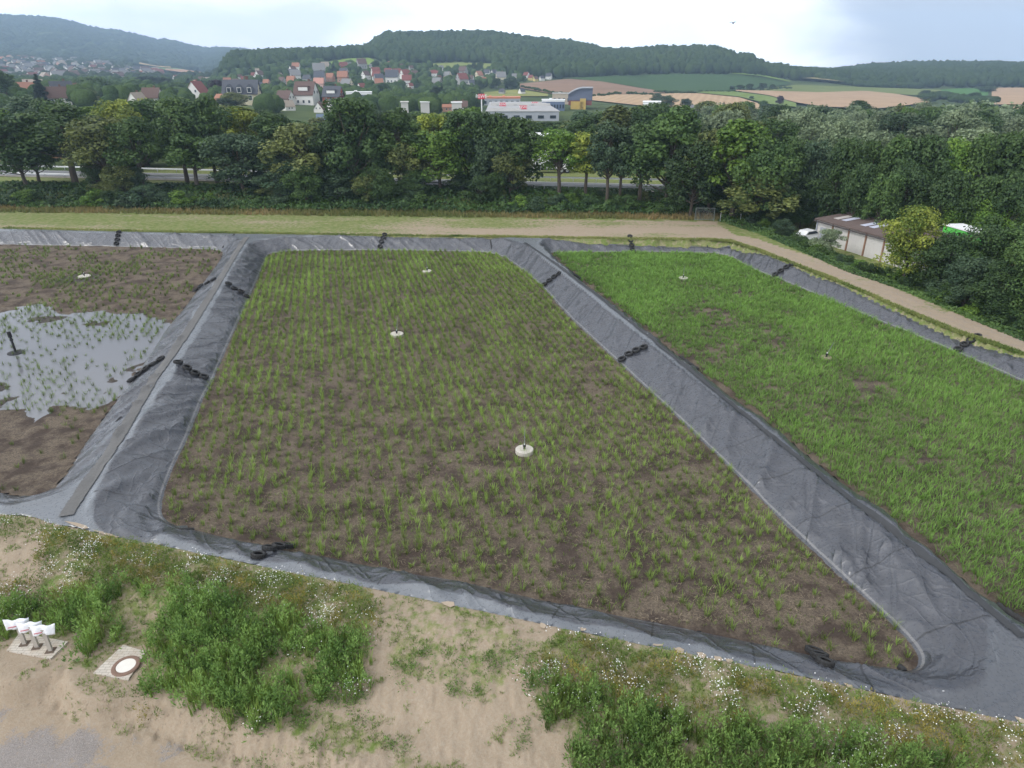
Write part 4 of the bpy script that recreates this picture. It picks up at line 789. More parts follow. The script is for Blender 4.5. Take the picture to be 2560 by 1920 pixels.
# ------------------------------------------------------------------ town trees, hedges, field trees
def build_town_trees():
    for px, py, yt, w, sp, sh in [(108,262,182,26,'conifer','cone'),(40,250,190,30,'conifer','cone'),(10,262,172,70,'dark','round'),(155,245,202,50,'bright','round'),(235,240,190,60,'mid','round'),(215,262,222,50,'olive','round'),(340,235,197,35,'mid','round'),(365,225,190,34,'conifer','tall'),(385,225,190,30,'conifer','tall'),(405,225,192,30,'conifer','tall'),(420,228,195,24,'conifer','tall'),(450,240,205,40,'mid','round'),(475,228,195,20,'conifer','cone'),(515,235,200,32,'dark','round'),(548,248,199,44,'copper','round'),(590,275,230,55,'olive','round'),
        (560,275,245,50,'dark','round'),(735,235,205,34,'mid','round'),(760,240,205,30,'dark','round'),(828,222,205,30,'mid','round'),(695,222,200,26,'mid','round'),(790,166,150,16,'mid','round'),(835,188,155,14,'conifer','cone'),(895,212,187,24,'mid','round'),(955,250,205,40,'dark','round'),(945,262,233,36,'mid','round'),(975,262,232,36,'mid','round'),(1035,262,232,36,'dark','round'),(1092,262,215,28,'conifer','tall'),(1106,262,212,22,'conifer','cone'),(1125,240,217,40,'mid','round'),(1180,246,218,26,'bright','round'),(1168,248,245,14,'bright','round'),(1197,232,200,26,'dark','round'),(1050,226,208,26,'mid','round'),(1240,222,195,26,'dark','round'),(1275,222,192,34,'blue','round'),(1135,176,164,11,'conifer','cone'),(1163,176,163,12,'conifer','cone'),(1147,176,166,8,'dark','round'),(1200,180,154,16,'mid','round'),(1185,182,156,14,'dark','round'),(1310,208,188,14,'dark','round'),(940,178,150,16,'dark','round'),
        (1640,266,232,26,'blue','tall'),(1665,275,238,40,'blue','round'),(1715,275,246,30,'blue','round'),(1808,273,254,9,'conifer','cone'),(1878,251,240,10,'dark','round'),(1948,265,239,16,'copper','round'),(1905,278,250,18,'mid','round'),(1860,278,260,18,'dark','round'),(2312,238,225,22,'dark','round'),(2350,236,227,16,'dark','round'),(2430,255,230,26,'dark','round'),(2465,232,215,34,'dark','round'),(2275,216,206,24,'dark','round'),(2320,258,240,30,'dark','round'),(2455,256,240,18,'dark','round'),(1850,228,211,18,'dark','round'),(1872,228,208,16,'dark','round'),(1905,226,207,18,'dark','round'),(1930,224,210,14,'dark','round'),(1830,226,214,14,'dark','round')]:
        g = hit(px, py, 200); 
        if g is None: continue
        r = math.hypot(g[0], g[1]); p = PR(px, yt, r); H = max(3, p[2] - g[2]); W_ = w * math.hypot(r, 15) / F / .93
        where = 'among the houses' if px < 1330 else 'in the open fields'; tree(g[0], g[1], H, W_, sp, sh, where, 'trees among the houses' if px < 1330 else 'scattered field trees', z=g[2], px=px)
    # the other garden trees of the hillside read as one mass
    X, Y = scatter(-250, 1330, 330, 1010, 13); Z = ground(X, Y); px, py = proj(X, Y, Z); k = (py > np.interp(px, EDGE[:, 0], EDGE[:, 1]) - 2) & ~((px > 1195) & (py > 222)) & ~((px > 812) & (px < 935) & (py < 165)) & ~((px > 1078) & (px < 1232) & (py < 178)) & ~((px > 1290) & (py > 205))
    for hx, hy, hw in HPOS: k &= ~((np.abs(px - hx) < hw * .62) & (py > hy - 2) & (py < hy + 5 + hw * .22))
    X, Y = X[k], Y[k]; print('garden', len(X))
    mass("garden_trees", "mass of garden trees and hedges between the houses", "trees", X, Y, 7.5, 7.5, 2, .15, [forestmat("garden_leaves", (.03, .06, .022), (.10, .155, .045))], rng.random(len(X)))
    X, Y = scatter(-300, 640, 1050, 2600, 24); Z = ground(X, Y); px, py = proj(X, Y, Z); k = (py > 138) & ~((px > 340) & (px < 520) & (py < 196) & (py > 164)); X, Y = X[k], Y[k]; print('valley', len(X))
    mass("valley_trees", "mass of trees between the houses of the far town", "trees", X, Y, 15, 10, 1, .15, [FOR2], rng.random(len(X)))
    # hedge lines between the fields
    for pts, wd, ht, lb in [([(1290,216),(1400,238),(1470,243),(1640,238)], 3, 2.5, "hedge below the brown ploughed field"), ([(2060,204),(2120,212),(2200,219),(2300,223)], 9, 8, "row of shrubs below the right hill"), ([(1640,232),(1700,235),(1830,232),(1980,222)], 3, 2.5, "hedge between green and tan fields"), ([(2310,250),(2360,246),(2420,256),(2470,262)], 8, 6, "hedge at the corner of the wheat field")]:
        A = [hit(a, b, 200) for a, b in pts]; A = np.array([a for a in A if a is not None]); q = np.concatenate([np.linspace(A[i], A[i + 1], 30, endpoint=False) for i in range(len(A) - 1)])[:, :2]; q = q + rng.normal(0, wd * .4, q.shape)
        k = rng.random(len(q)) < .8; q = q[k]; o = mass("hedge", lb, "hedge", q[:, 0], q[:, 1], wd * 1.4, ht, 2, .15, [FOR1], rng.random(len(q)) * .6)
# ------------------------------------------------------------------ houses
def wm(n, c): return simple("plaster_" + n, c, .85, .08, .6)
WALLS = {'white': wm('white', (.72, .71, .68)), 'cream': wm('cream', (.62, .56, .40)), 'grey': wm('grey', (.38, .38, .37)), 'brick': simple("red_brick", (.24, .075, .05), .9, .25, 2), 'pink': wm('pink', (.60, .38, .32)), 'yellow': wm('yellow', (.62, .50, .19)), 'orange': wm('orange', (.42, .24, .17))}
def rm(n, c): return simple("tiles_" + n, c, .75, .22, 1.2)
ROOFS = {'red': rm('red', (.20, .065, .052)), 'orange': rm('orange', (.32, .15, .095)), 'brown': rm('brown', (.12, .075, .062)), 'slate': rm('slate', (.075, .08, .095)), 'grey': rm('grey', (.20, .20, .20)), 'pink': rm('pink', (.48, .25, .2)), 'beige': rm('beige', (.32, .27, .22))}
GLASS = NT("window_glass"); GLASS.base((.03, .04, .05)); GLASS.rough(.1); GLASS = GLASS.m
FRAME = simple("window_frame_white", (.7, .7, .68), .6, .03)
def win_mesh():
    b = MB(); b.box((0, 0, 0), (.62, .05, .75), 0); b.box((0, -.045, 0), (.5, .02, .62), 1); return b.me("window", [FRAME, GLASS])
WIN = win_mesh()
def house_meshes(w, d, h, rh, wall, roof, dormer=False):
    b = MB(); b.add([(-w/2,-d/2,-1),(w/2,-d/2,-1),(w/2,d/2,-1),(-w/2,d/2,-1),(-w/2,-d/2,h),(w/2,-d/2,h),(w/2,d/2,h),(-w/2,d/2,h),(-w/2,0,h+rh),(w/2,0,h+rh)], [(0,1,5,4),(2,3,7,6),(1,2,6,9,5),(3,0,4,8,7)])
    wl = b.me("wall", [WALLS[wall]]); r = MB(); o = .45
    for s in (-1, 1):
        sl = rh / (d / 2); y1 = s * (d / 2 + o); z1 = h - o * sl; x = w / 2 + .35; t = .22
        r.add([(-x, 0, h + rh + .02), (x, 0, h + rh + .02), (x, y1, z1), (-x, y1, z1), (-x, 0, h + rh + t), (x, 0, h + rh + t), (x, y1, z1 + t), (-x, y1, z1 + t)], [(0,1,2,3) if s < 0 else (3,2,1,0), (4,7,6,5) if s < 0 else (5,6,7,4), (2,6,7,3), (1,5,6,2), (0,3,7,4)])
    if dormer:
        r.box((0, -d * .30, h + rh * .42), (w * .28, d * .12, rh * .26), 0); r.box((0, -d * .43, h + rh * .42), (w * .24, .05, rh * .14), 1)
    return wl, r.me("roof", [ROOFS[roof], FRAME])
CHIM = MB().box((0, 0, 0), (.4, .4, .9)).box((0, 0, .95), (.5, .5, .08)).me("chimney", [simple("chimney_brick", (.16, .09, .07), .9)])
HC = {}
def house(px, py, wpx, wall, roof, rz=None, asp=.8, hr=.55, rr=.5, dormer=False, where='on the hillside', nm='house', wins=True, r0=230, group='houses on the hillside'):
    g = hit(px, py, r0)
    if g is None: return
    r = math.hypot(g[0], g[1]); w = .88 * wpx * r / F / .95; face = -math.atan2(g[0], g[1]); rz = rng.uniform(-.9, .9) if rz is None else R(rz)
    key = (wall, roof, round(asp, 1), round(hr, 2), round(rr, 2), dormer)
    if key not in HC: HC[key] = house_meshes(10, 10 * asp, 10 * hr, 10 * rr, wall, roof, dormer)
    wl, rf = HC[key]; rf_word = {'red': 'red', 'orange': 'orange', 'brown': 'dark brown', 'slate': 'slate grey', 'grey': 'pale grey', 'pink': 'pink', 'beige': 'beige'}[roof]
    k = w / 10 / (abs(math.cos(rz)) + asp * abs(math.sin(rz))); e = empty(nm, g, face + rz, cat='house', group=group); e.scale = (k, k, k)
    obj('wall', wl, e); ro = obj('roof', rf, e); ro2 = obj('chimney', CHIM, ro, (1.8, .6, 10 * hr + 10 * rr + .2))
    if wins:
        D = 5 * asp; nx = 3 if w > 7 else 2
        for fl in range(2 if hr > .5 else 1):
            z = 1.6 + fl * 2.7 + (.5 if hr < .5 else 0)
            for sgn in (-1, 1):
                for i in range(nx): obj('window', WIN, e, ((i - (nx - 1) / 2) * 2.9, sgn * (D + .03), z), (0, 0, 0 if sgn < 0 else math.pi))
        for sgn in (-1, 1):
            for i in (-1, 1): obj('window', WIN, e, (sgn * 5.03, i * D * .4, 10 * hr + .9), (0, 0, -math.pi / 2 if sgn < 0 else math.pi / 2))
    LBL.append((e, f"{wall} {'brick ' if 0 else ''}house with {rf_word} roof", where, px)); HPOS.append((px, py, wpx)); return e
HPOS = []
def build_houses():
    w = 'behind the tree belt'; g = 'houses behind the tree belt'
    K = dict(where=w, group=g)
    for a in [(769,262,60,'white','brown',-25,.8,.5,.55,True),(836,268,52,'brick','slate',-22,.8,.6,.5,True),(801,281,30,'white','brown',70,.9,.3,.6,False),(842,278,44,'white','slate',25,.9,.3,.5,False),(716,262,46,'white','brown',-35,.9,.4,.5,False),(721,276,34,'white','beige',30,.9,.35,.5,False),(656,268,24,'cream','orange',60,.9,.35,.5,False),(911,268,32,'cream','brown',65,.9,.35,.55,False),
              (498,252,50,'white','red',58,.9,.45,.6,False),(438,258,18,'white','red',60,.9,.4,.5,False),(386,266,48,'white','brown',-28,.8,.5,.5,False),(350,279,46,'white','beige',55,.8,.45,.6,False),(553,262,30,'white','orange',-55,.9,.5,.5,False),(68,238,42,'cream','orange',15,.6,.35,.3,False),(88,228,34,'yellow','beige',0,.5,.5,.15,False),(162,252,44,'white','slate',10,.7,.4,.55,False),(194,238,24,'brick','red',-60,.8,.6,.6,False),(150,262,46,'white','brown',5,.7,.35,.45,False),(30,262,34,'white','brown',30,.8,.4,.5,False)]:
        house(*a[:6], asp=a[6], hr=a[7], rr=a[8], dormer=a[9], **K)
    z3 = lambda x, y: (640 + x / 6.9125, 140 + y / 6.9125); z4 = lambda x, y: (960 + x / 6.9125, 140 + y / 6.9125); z5 = lambda x, y: (1200 + x / 6.9125, 180 + y / 6.9125)
    L3 = [(70,400,150,'white','brown'),(190,520,120,'orange','orange'),(35,300,70,'white','beige'),(700,250,130,'white','orange'),(640,300,130,'white','brown'),(640,370,150,'grey','slate'),(690,420,160,'white','grey'),(460,490,130,'grey','brown'),(620,500,160,'orange','orange'),(1090,270,130,'grey','slate'),(1100,345,190,'white','grey'),(1110,450,180,'grey','slate'),(1200,240,130,'cream','beige'),(1520,250,150,'brick','red'),(1620,215,110,'grey','grey'),(1530,380,180,'grey','slate'),(1290,440,150,'orange','orange'),(1510,450,180,'orange','orange'),(1830,215,170,'grey','brown'),(2000,215,70,'white','grey'),(1900,400,150,'white','brown'),(2070,345,150,'white','red'),(2090,420,150,'white','red'),(2130,480,170,'grey','slate'),(1100,560,170,'pink','pink'),(1580,590,210,'cream','grey'),(1830,600,140,'white','red'),(2130,540,140,'orange','orange'),(890,460,140,'grey','slate'),(1560,500,120,'grey','brown'),(60,600,150,'white','slate'),(420,380,90,'grey','beige'),(980,240,50,'white','grey')]
    L4 = [(80,350,140,'white','red'),(230,370,150,'white','red'),(370,400,180,'white','red'),(530,360,110,'grey','brown'),(150,470,220,'white','slate'),(400,500,150,'white','red'),(460,560,100,'white','red'),(300,220,90,'white','brown'),(470,240,80,'grey','brown'),(860,350,90,'white','red'),(940,340,90,'white','red'),(1370,330,160,'grey','brown'),(1100,410,150,'cream','grey'),(950,440,110,'white','red'),(1350,490,210,'grey','red'),(920,540,180,'grey','grey'),(1780,350,120,'white','slate'),(1640,400,150,'cream','orange'),(1900,350,120,'white','slate'),(1720,470,110,'orange','orange'),(1510,530,130,'grey','slate'),(1500,440,110,'white','brown'),(2020,450,170,'cream','grey'),(990,250,90,'white','grey'),(620,450,80,'white','brown'),(440,630,100,'white','red'),(90,150,60,'white','orange')]
    L5 = [(800,115,120,'white','red'),(880,145,100,'yellow','red'),(980,100,120,'white','red'),(960,160,90,'yellow','brown'),(1070,150,90,'white','slate'),(1190,125,110,'white','slate'),(600,130,90,'cream','grey'),(620,190,70,'grey','grey'),(380,390,110,'grey','slate'),(720,390,120,'white','slate')]
    for L_, z in ((L3, z3), (L4, z4), (L5, z5)):
        for x, y, w_, wa, ro in L_:
            p = z(x, y); house(p[0], p[1], w_ / 6.9125 * 1.05, wa, ro, asp=.8, hr=.5, rr=.5)
    for px, py, w_, wa, ro in [(600,200,14,'white','brown'),(636,196,14,'white','red'),(612,208,14,'white','red'),(570,214,18,'cream','orange'),(590,214,16,'white','brown'),(488,214,14,'white','orange'),(520,206,12,'cream','beige'),(505,206,14,'white','brown'),(442,204,16,'white','red')]: house(px, py, w_, wa, ro)
    house(1152, 280, 34, 'white', 'brown', 0, .7, .35, .4, where=w, group=g); house(1120, 279, 32, 'orange', 'orange', 5, .6, .35, .2, where=w, group=g)
    # the long slate-roofed complex with three gables
    e0 = house(610, 262, 84, 'cream', 'slate', -12, .7, .35, .35, where=w, group=g)
    for i in (-1, 0, 1):
        b = MB(); x = i * 3.0; b.add([(x-1.1,-3.9,3.6),(x+1.1,-3.9,3.6),(x+1.1,-3.9,4.8),(x-1.1,-3.9,4.8),(x,-3.9,6.0),(x-1.1,0,3.6),(x+1.1,0,3.6),(x+1.1,0,4.8),(x-1.1,0,4.8),(x,0,6.0)], [(0,1,2,4,3),(5,0,3,8),(1,6,7,2),(3,4,9,8),(4,2,7,9)])
        gb = obj('gable', b.me('gable', [ROOFS['slate']]), e0); obj('window', WIN, gb, (x, -3.95, 4.3))
    # far town: small white and red houses on the valley side, several sheared rows
    spots = []; tries = 0; hr_ = HC[('white','brown',.8,.5,.5,False)] if ('white','brown',.8,.5,.5,False) in HC else None
    fm = {}
    for wa, ro in (('white','brown'),('white','red'),('cream','orange'),('white','slate'),('pink','beige'),('white','grey')):
        b = MB(); w_, d, h, rh = 11, 9, 5, 4
        b.add([(-w_/2,-d/2,-3),(w_/2,-d/2,-3),(w_/2,d/2,-3),(-w_/2,d/2,-3),(-w_/2,-d/2,h),(w_/2,-d/2,h),(w_/2,d/2,h),(-w_/2,d/2,h),(-w_/2,0,h+rh),(w_/2,0,h+rh)], [(0,1,5,4),(2,3,7,6),(1,2,6,9,5),(3,0,4,8,7)]); b.add([(-6,0,h+rh+.2),(6,0,h+rh+.2),(6,-5.2,h-.5),(-6,-5.2,h-.5),(6,5.2,h-.5),(-6,5.2,h-.5)], [(0,3,2,1),(0,1,4,5)], 1); fm[(wa, ro)] = b.me("far_house", [WALLS[wa], ROOFS[ro]])
    keys = list(fm); cnt = 0
    while cnt < 200 and tries < 4000:
        tries += 1; px = rng.uniform(-10, 400); lo, hi = np.interp(px, [0,120,200,300,400], [142,140,150,172,180]), np.interp(px, [0,120,200,300,400], [205,208,206,202,200]); py = rng.uniform(lo, hi)
        if rng.random() < .35 * (px > 220) and py < 185: continue
        if any(abs(px - a) < 4.2 and abs(py - b) < 2.0 for a, b in spots): continue
        g_ = hit(px, py, 700)
        if g_ is None: continue
        spots.append((px, py)); ky = keys[int(rng.choice(6, p=[.14, .14, .08, .16, .12, .36]))]; e = obj("far_house", fm[ky], None, g_, (0, 0, -math.atan2(g_[0], g_[1]) + rng.choice([.5, .6, 2.0, .4]) + rng.normal(0, .1))); k = rng.uniform(.85, 1.35); e.scale = (k, k, k)
        tag(e, cat='house', group='houses of the far town'); wd = {'brown': 'brown', 'red': 'red', 'orange': 'orange', 'slate': 'dark grey', 'grey': 'pale grey', 'beige': 'beige'}[ky[1]]; LBL.append((e, f"tiny {ky[0]} house with {wd} roof", 'in the far town', px)); cnt += 1
build_houses()
build_town_trees()

# ------------------------------------------------------------------ large buildings in the valley
def M(n, c, r=.6, v=.08, s=.5, metal=0): return simple(n, c, r, v, s, metal=metal)
M_WHITE = M("white_sheet_metal", (.78, .79, .80), .5); M_GREY = M("grey_sheet_metal", (.34, .36, .40), .5); M_LGREY = M("pale_flat_roof", (.50, .49, .47), .8, .15, .3); M_RED = M("sign_red", (.55, .03, .05), .5); M_BLUE = M("blue_panel", (.12, .16, .25), .5)
M_ORANGE = M("orange_fascia", (.62, .24, .14), .6); M_YEL = M("yellow_cladding", (.48, .34, .09), .6); M_STEEL = M("galvanised_steel", (.42, .44, .46), .4, .1, 4, .6); M_DARK = M("dark_rubber_part", (.02, .02, .022), .6)
def block(r, pxl, pxr, ytop, depth, base=None):
    """world frame of a box whose front face spans the given photo columns at distance r"""
    a, b = PR(pxl, ytop, r), PR(pxr, ytop, r); c = (a + b) / 2; w = np.linalg.norm((b - a)[:2]); rz = math.atan2(b[1] - a[1], b[0] - a[0]); zb = ground([c[0]], [c[1]])[0] - .5 if base is None else base
    return c, w, rz, zb, c[2]
def hall(name, label, cat, r, pxl, pxr, ytop, depth, wall, roof, flat=True, rise=0, stripe=None, doors=3):
    c, w, rz, zb, zt = block(r, pxl, pxr, ytop, depth); e = empty(name, (c[0], c[1], zb), rz, label=label, cat=cat); H = max(zt - zb, 3)
    if flat:
        obj('wall', MB().box((0, depth / 2, H / 2), (w / 2, depth / 2, H / 2)).me('wall', [wall]), e)
        rf = MB().box((0, depth / 2, H + .12), (w / 2 + .3, depth / 2 + .3, .12)); 
        for k in range(int(w // 9)): rf.box((-w / 2 + 5 + k * 9, depth * .5, H + .5), (.8, 1.2, .35))
        obj('roof', rf.me('roof', [roof]), e)
    else:
        h0 = H - rise; b = MB(); b.add([(-w/2,0,0),(w/2,0,0),(w/2,depth,0),(-w/2,depth,0),(-w/2,0,h0),(w/2,0,h0),(w/2,depth,h0),(-w/2,depth,h0),(0,0,H),(0,depth,H)], [(0,1,5,8,4),(2,3,7,9,6),(1,2,6,5),(3,0,4,7)])
        obj('wall', b.me('wall', [wall]), e); b = MB(); t = .2; x = w / 2 + .4; zz = h0 - .4 * rise / (w / 2)
        for s in (-1, 1): b.add([(0,-.4,H+.03),(s*x,-.4,zz),(s*x,depth+.4,zz),(0,depth+.4,H+.03),(0,-.4,H+t),(s*x,-.4,zz+t),(s*x,depth+.4,zz+t),(0,depth+.4,H+t)], [(0,1,2,3),(4,7,6,5),(0,4,5,1),(1,5,6,2),(3,2,6,7)])
        obj('roof', b.me('roof', [roof]), e)
    if stripe: obj('fascia', MB().box((0, -.1, H * .93), (w / 2 + .05, .08, H * .07)).me('fascia', [stripe]), e)
    for k in range(doors): obj('window', MB().box((0, 0, 0), (w / doors * .25, .06, H * .16)).me('window', [GLASS]), e, (-w / 2 + (k + .5) * w / doors, -.06, H * .45))
    return e, w, H
def sign(parent, x, y, z, w, h, txt):
    s = obj('sign', MB().box((0, 0, 0), (w / 2, .12, h / 2)).me('sign', [M_RED]), parent, (x, y, z)); cu = bpy.data.curves.new("lettering", 'FONT'); cu.body = txt; cu.size = h * .95; cu.align_x = 'CENTER'; cu.align_y = 'CENTER'; cu.extrude = .03; cu.materials.append(M_WHITE); cu.space_character = .95
    t_ = bpy.data.objects.new("tmp", cu); S.collection.objects.link(t_); me_ = bpy.data.meshes.new_from_object(t_.evaluated_get(bpy.context.evaluated_depsgraph_get())); bpy.data.objects.remove(t_); me_.name = "lettering"
    obj('lettering', me_, s, (0, -.16, 0), (R(90), 0, 0))
def build_valley():
    e, w, H = hall("supermarket", "long low supermarket with pale flat roof and red signs", "supermarket", 325, 1216, 1398, 279, 120, M_GREY, M('supermarket_roof', (.36, .36, .36), .8, .2, .2), doors=6)
    e.rotation_euler.z += .03
    for x, y, z in ((w * .02, 14, 1.2), (-w * .27, 40, 1.5), (w * .25, 60, 1.2)):
        sign(e, x, y, H + z, 3.6 if x > 0 else 3.4, 1.6, "REWE")
    [obj('parapet', MB().box(*q).me('parapet', [M_LGREY]), e) for q in (((w * .02, 60, H + .8), (w * .48, .3, .6)), ((-w * .24, 8, H + .6), (w * .22, .3, .5)))]
    tw, w2, H2 = hall("retail_row", "long grey retail building with an orange roof edge", "shop building", 480, 1206, 1301, 243, 14, M_GREY, M_ORANGE, stripe=M_ORANGE, doors=7)
    q = empty("advertising_pylon", hit(1204, 262, 240), 0, label="red and white advertising pylon left of the supermarket", cat="sign pylon"); obj('post', MB().box((0, 0, 3.5), (.25, .25, 4.2)).me('post', [M_WHITE]), q); q.location = list(PR(1204, 262, 340)[:2]) + [float(ground([PR(1204, 262, 340)[0]], [PR(1204, 262, 340)[1]])[0])]
    sign(q, 0, -.4, 8.6, 3.2, 2.2, "REWE")
    hall("storage_hall", "beige low hall beside the curved roof building", "hall", 520, 1381, 1428, 234, 18, M("beige_wall", (.45, .38, .30)), M_LGREY, doors=4)
    hall("office_building", "low blue and white glazed office building by the supermarket", "office", 430, 1355, 1412, 250, 12, M_BLUE, M_WHITE, stripe=M_WHITE, doors=8)
    hall("white_hall", "long white hall among the hillside houses above the dark tree", "hall", 400, 865, 929, 231, 16, M('hall_wall_blue_grey', (.16, .19, .24)), M_WHITE, stripe=M_WHITE, doors=0)
    hall("barn", "grey-roofed barn with white gable at the field edge", "barn", 330, 1764, 1812, 269, 26, M_WHITE, M("barn_roof", (.13, .13, .14)), flat=False, rise=3.2, doors=1)[0].rotation_euler.z += R(24)
    hall("machine_shed", "white low shed right of the barn", "shed", 340, 1808, 1850, 275, 14, M_LGREY, M_WHITE, doors=2)
    hall("depot_hall", "flat white depot hall left of the field poplars", "hall", 340, 1608, 1652, 256, 16, M_GREY, M_WHITE, stripe=M_WHITE, doors=2)
    hall("white_container_block", "small white block building among trees left of the pines", "building", 330, 1051, 1073, 256, 6, M_LGREY, M_WHITE, doors=0)
    hall("white_container_block", "wide white flat-roofed block building left of the supermarket", "building", 330, 1129, 1154, 257, 9, M_LGREY, M_WHITE, doors=1)
    hall("workshop", "white workshop with blue door glimpsed between trees", "building", 300, 1002, 1020, 256, 8, M_LGREY, M_LGREY, doors=1)
    hall("logistics_hall", "white hall with blue stripe seen in the gap between roadside trees", "hall", 168, 1236, 1420, 345, 14, M_LGREY, M_WHITE, stripe=M_BLUE, doors=4)
    hall("logistics_hall", "grey and white hall glimpsed through the darkest roadside trees", "hall", 165, 925, 1060, 368, 12, M_LGREY, M_WHITE, stripe=M_WHITE, doors=3)
    # curved hall
    c, w, rz, zb, zt = block(455, 1421, 1482, 221, 20); e = empty("curved_hall", (c[0], c[1], zb), rz, label="modern hall with curved grey roof above yellow and red lower storeys", cat="hall"); H = zt - zb; xs = np.linspace(-1, 1, 15); top = [H * (1 - .30 * max(0, (-x + .25) / 1.25) ** 1.8) for x in xs]; X = xs * w / 2
    b = MB(); lo = H * .45; V = [(x, y, z) for y in (0, 22) for x, z in zip(X, [lo] * 15)] + [(x, y, z) for y in (0, 22) for x, z in zip(X, top)]
    f = [(i, i + 1, 31 + i, 30 + i) for i in range(14)] + [(16 + i, 15 + i, 45 + i, 46 + i) for i in range(14)] + [(0, 30, 45, 15), (14, 29, 59, 44)]; b.add(V, f); obj('cladding', b.me('cladding', [M("blue_grey_cladding", (.11, .13, .19), .5, .1, 2)]), e)
    b = MB(); V = []
    for y in (-1.2, 23):
        for dz in (0.05, .6): V += [(x * 1.04, y, z + dz) for x, z in zip(X, top)]
    f = []
    for i in range(14): f += [(i, 30 + i, 31 + i, i + 1), (15 + i, 16 + i, 46 + i, 45 + i), (i, i + 1, 16 + i, 15 + i), (30 + i, 45 + i, 46 + i, 31 + i)]
    b.add(V, f + [(0, 15, 45, 30), (14, 44, 59, 29)]); obj('roof', b.me('roof', [M_GREY]), e)
    obj('lower_storey', MB().box((0, 11, lo * .75), (w / 2 - .3, 10.8, lo * .25)).me('lower_storey', [M("dark_red_cladding", (.20, .07, .065))]), e); obj('lower_storey', MB().box((-w * .12, 5, lo * .45), (w * .26, 6.5, lo * .45)).box((w * .12, 3, lo * .6), (w * .12, 4.5, lo * .6)).me('lower_storey', [M_YEL]), e)
    # solar panels / louvred frame left of the tall dark tree
    c, w, rz, zb, zt = block(300, 790, 826, 287, 4); e = empty("solar_array", (c[0], c[1], zb), rz, label="rack of grey-blue solar panel rows beside the tall dark tree", cat="solar panels"); Hh = zt - zb
    for k in range(6): obj('panel_row', MB().box((0, 0, 0), (w / 2, .6, .05)).me('panel_row', [M("solar_blue", (.10, .14, .20), .25)]), e, (0, k * -.55, Hh * (1 - k * .13)), (R(35), 0, 0))
    obj('frame', MB().box((-w / 2, 0, Hh / 2), (.08, .08, Hh / 2)).box((w / 2, 0, Hh / 2), (.08, .08, Hh / 2)).box((0, 0, Hh / 2), (.08, .08, Hh / 2)).me('frame', [M_STEEL]), e)
build_valley()
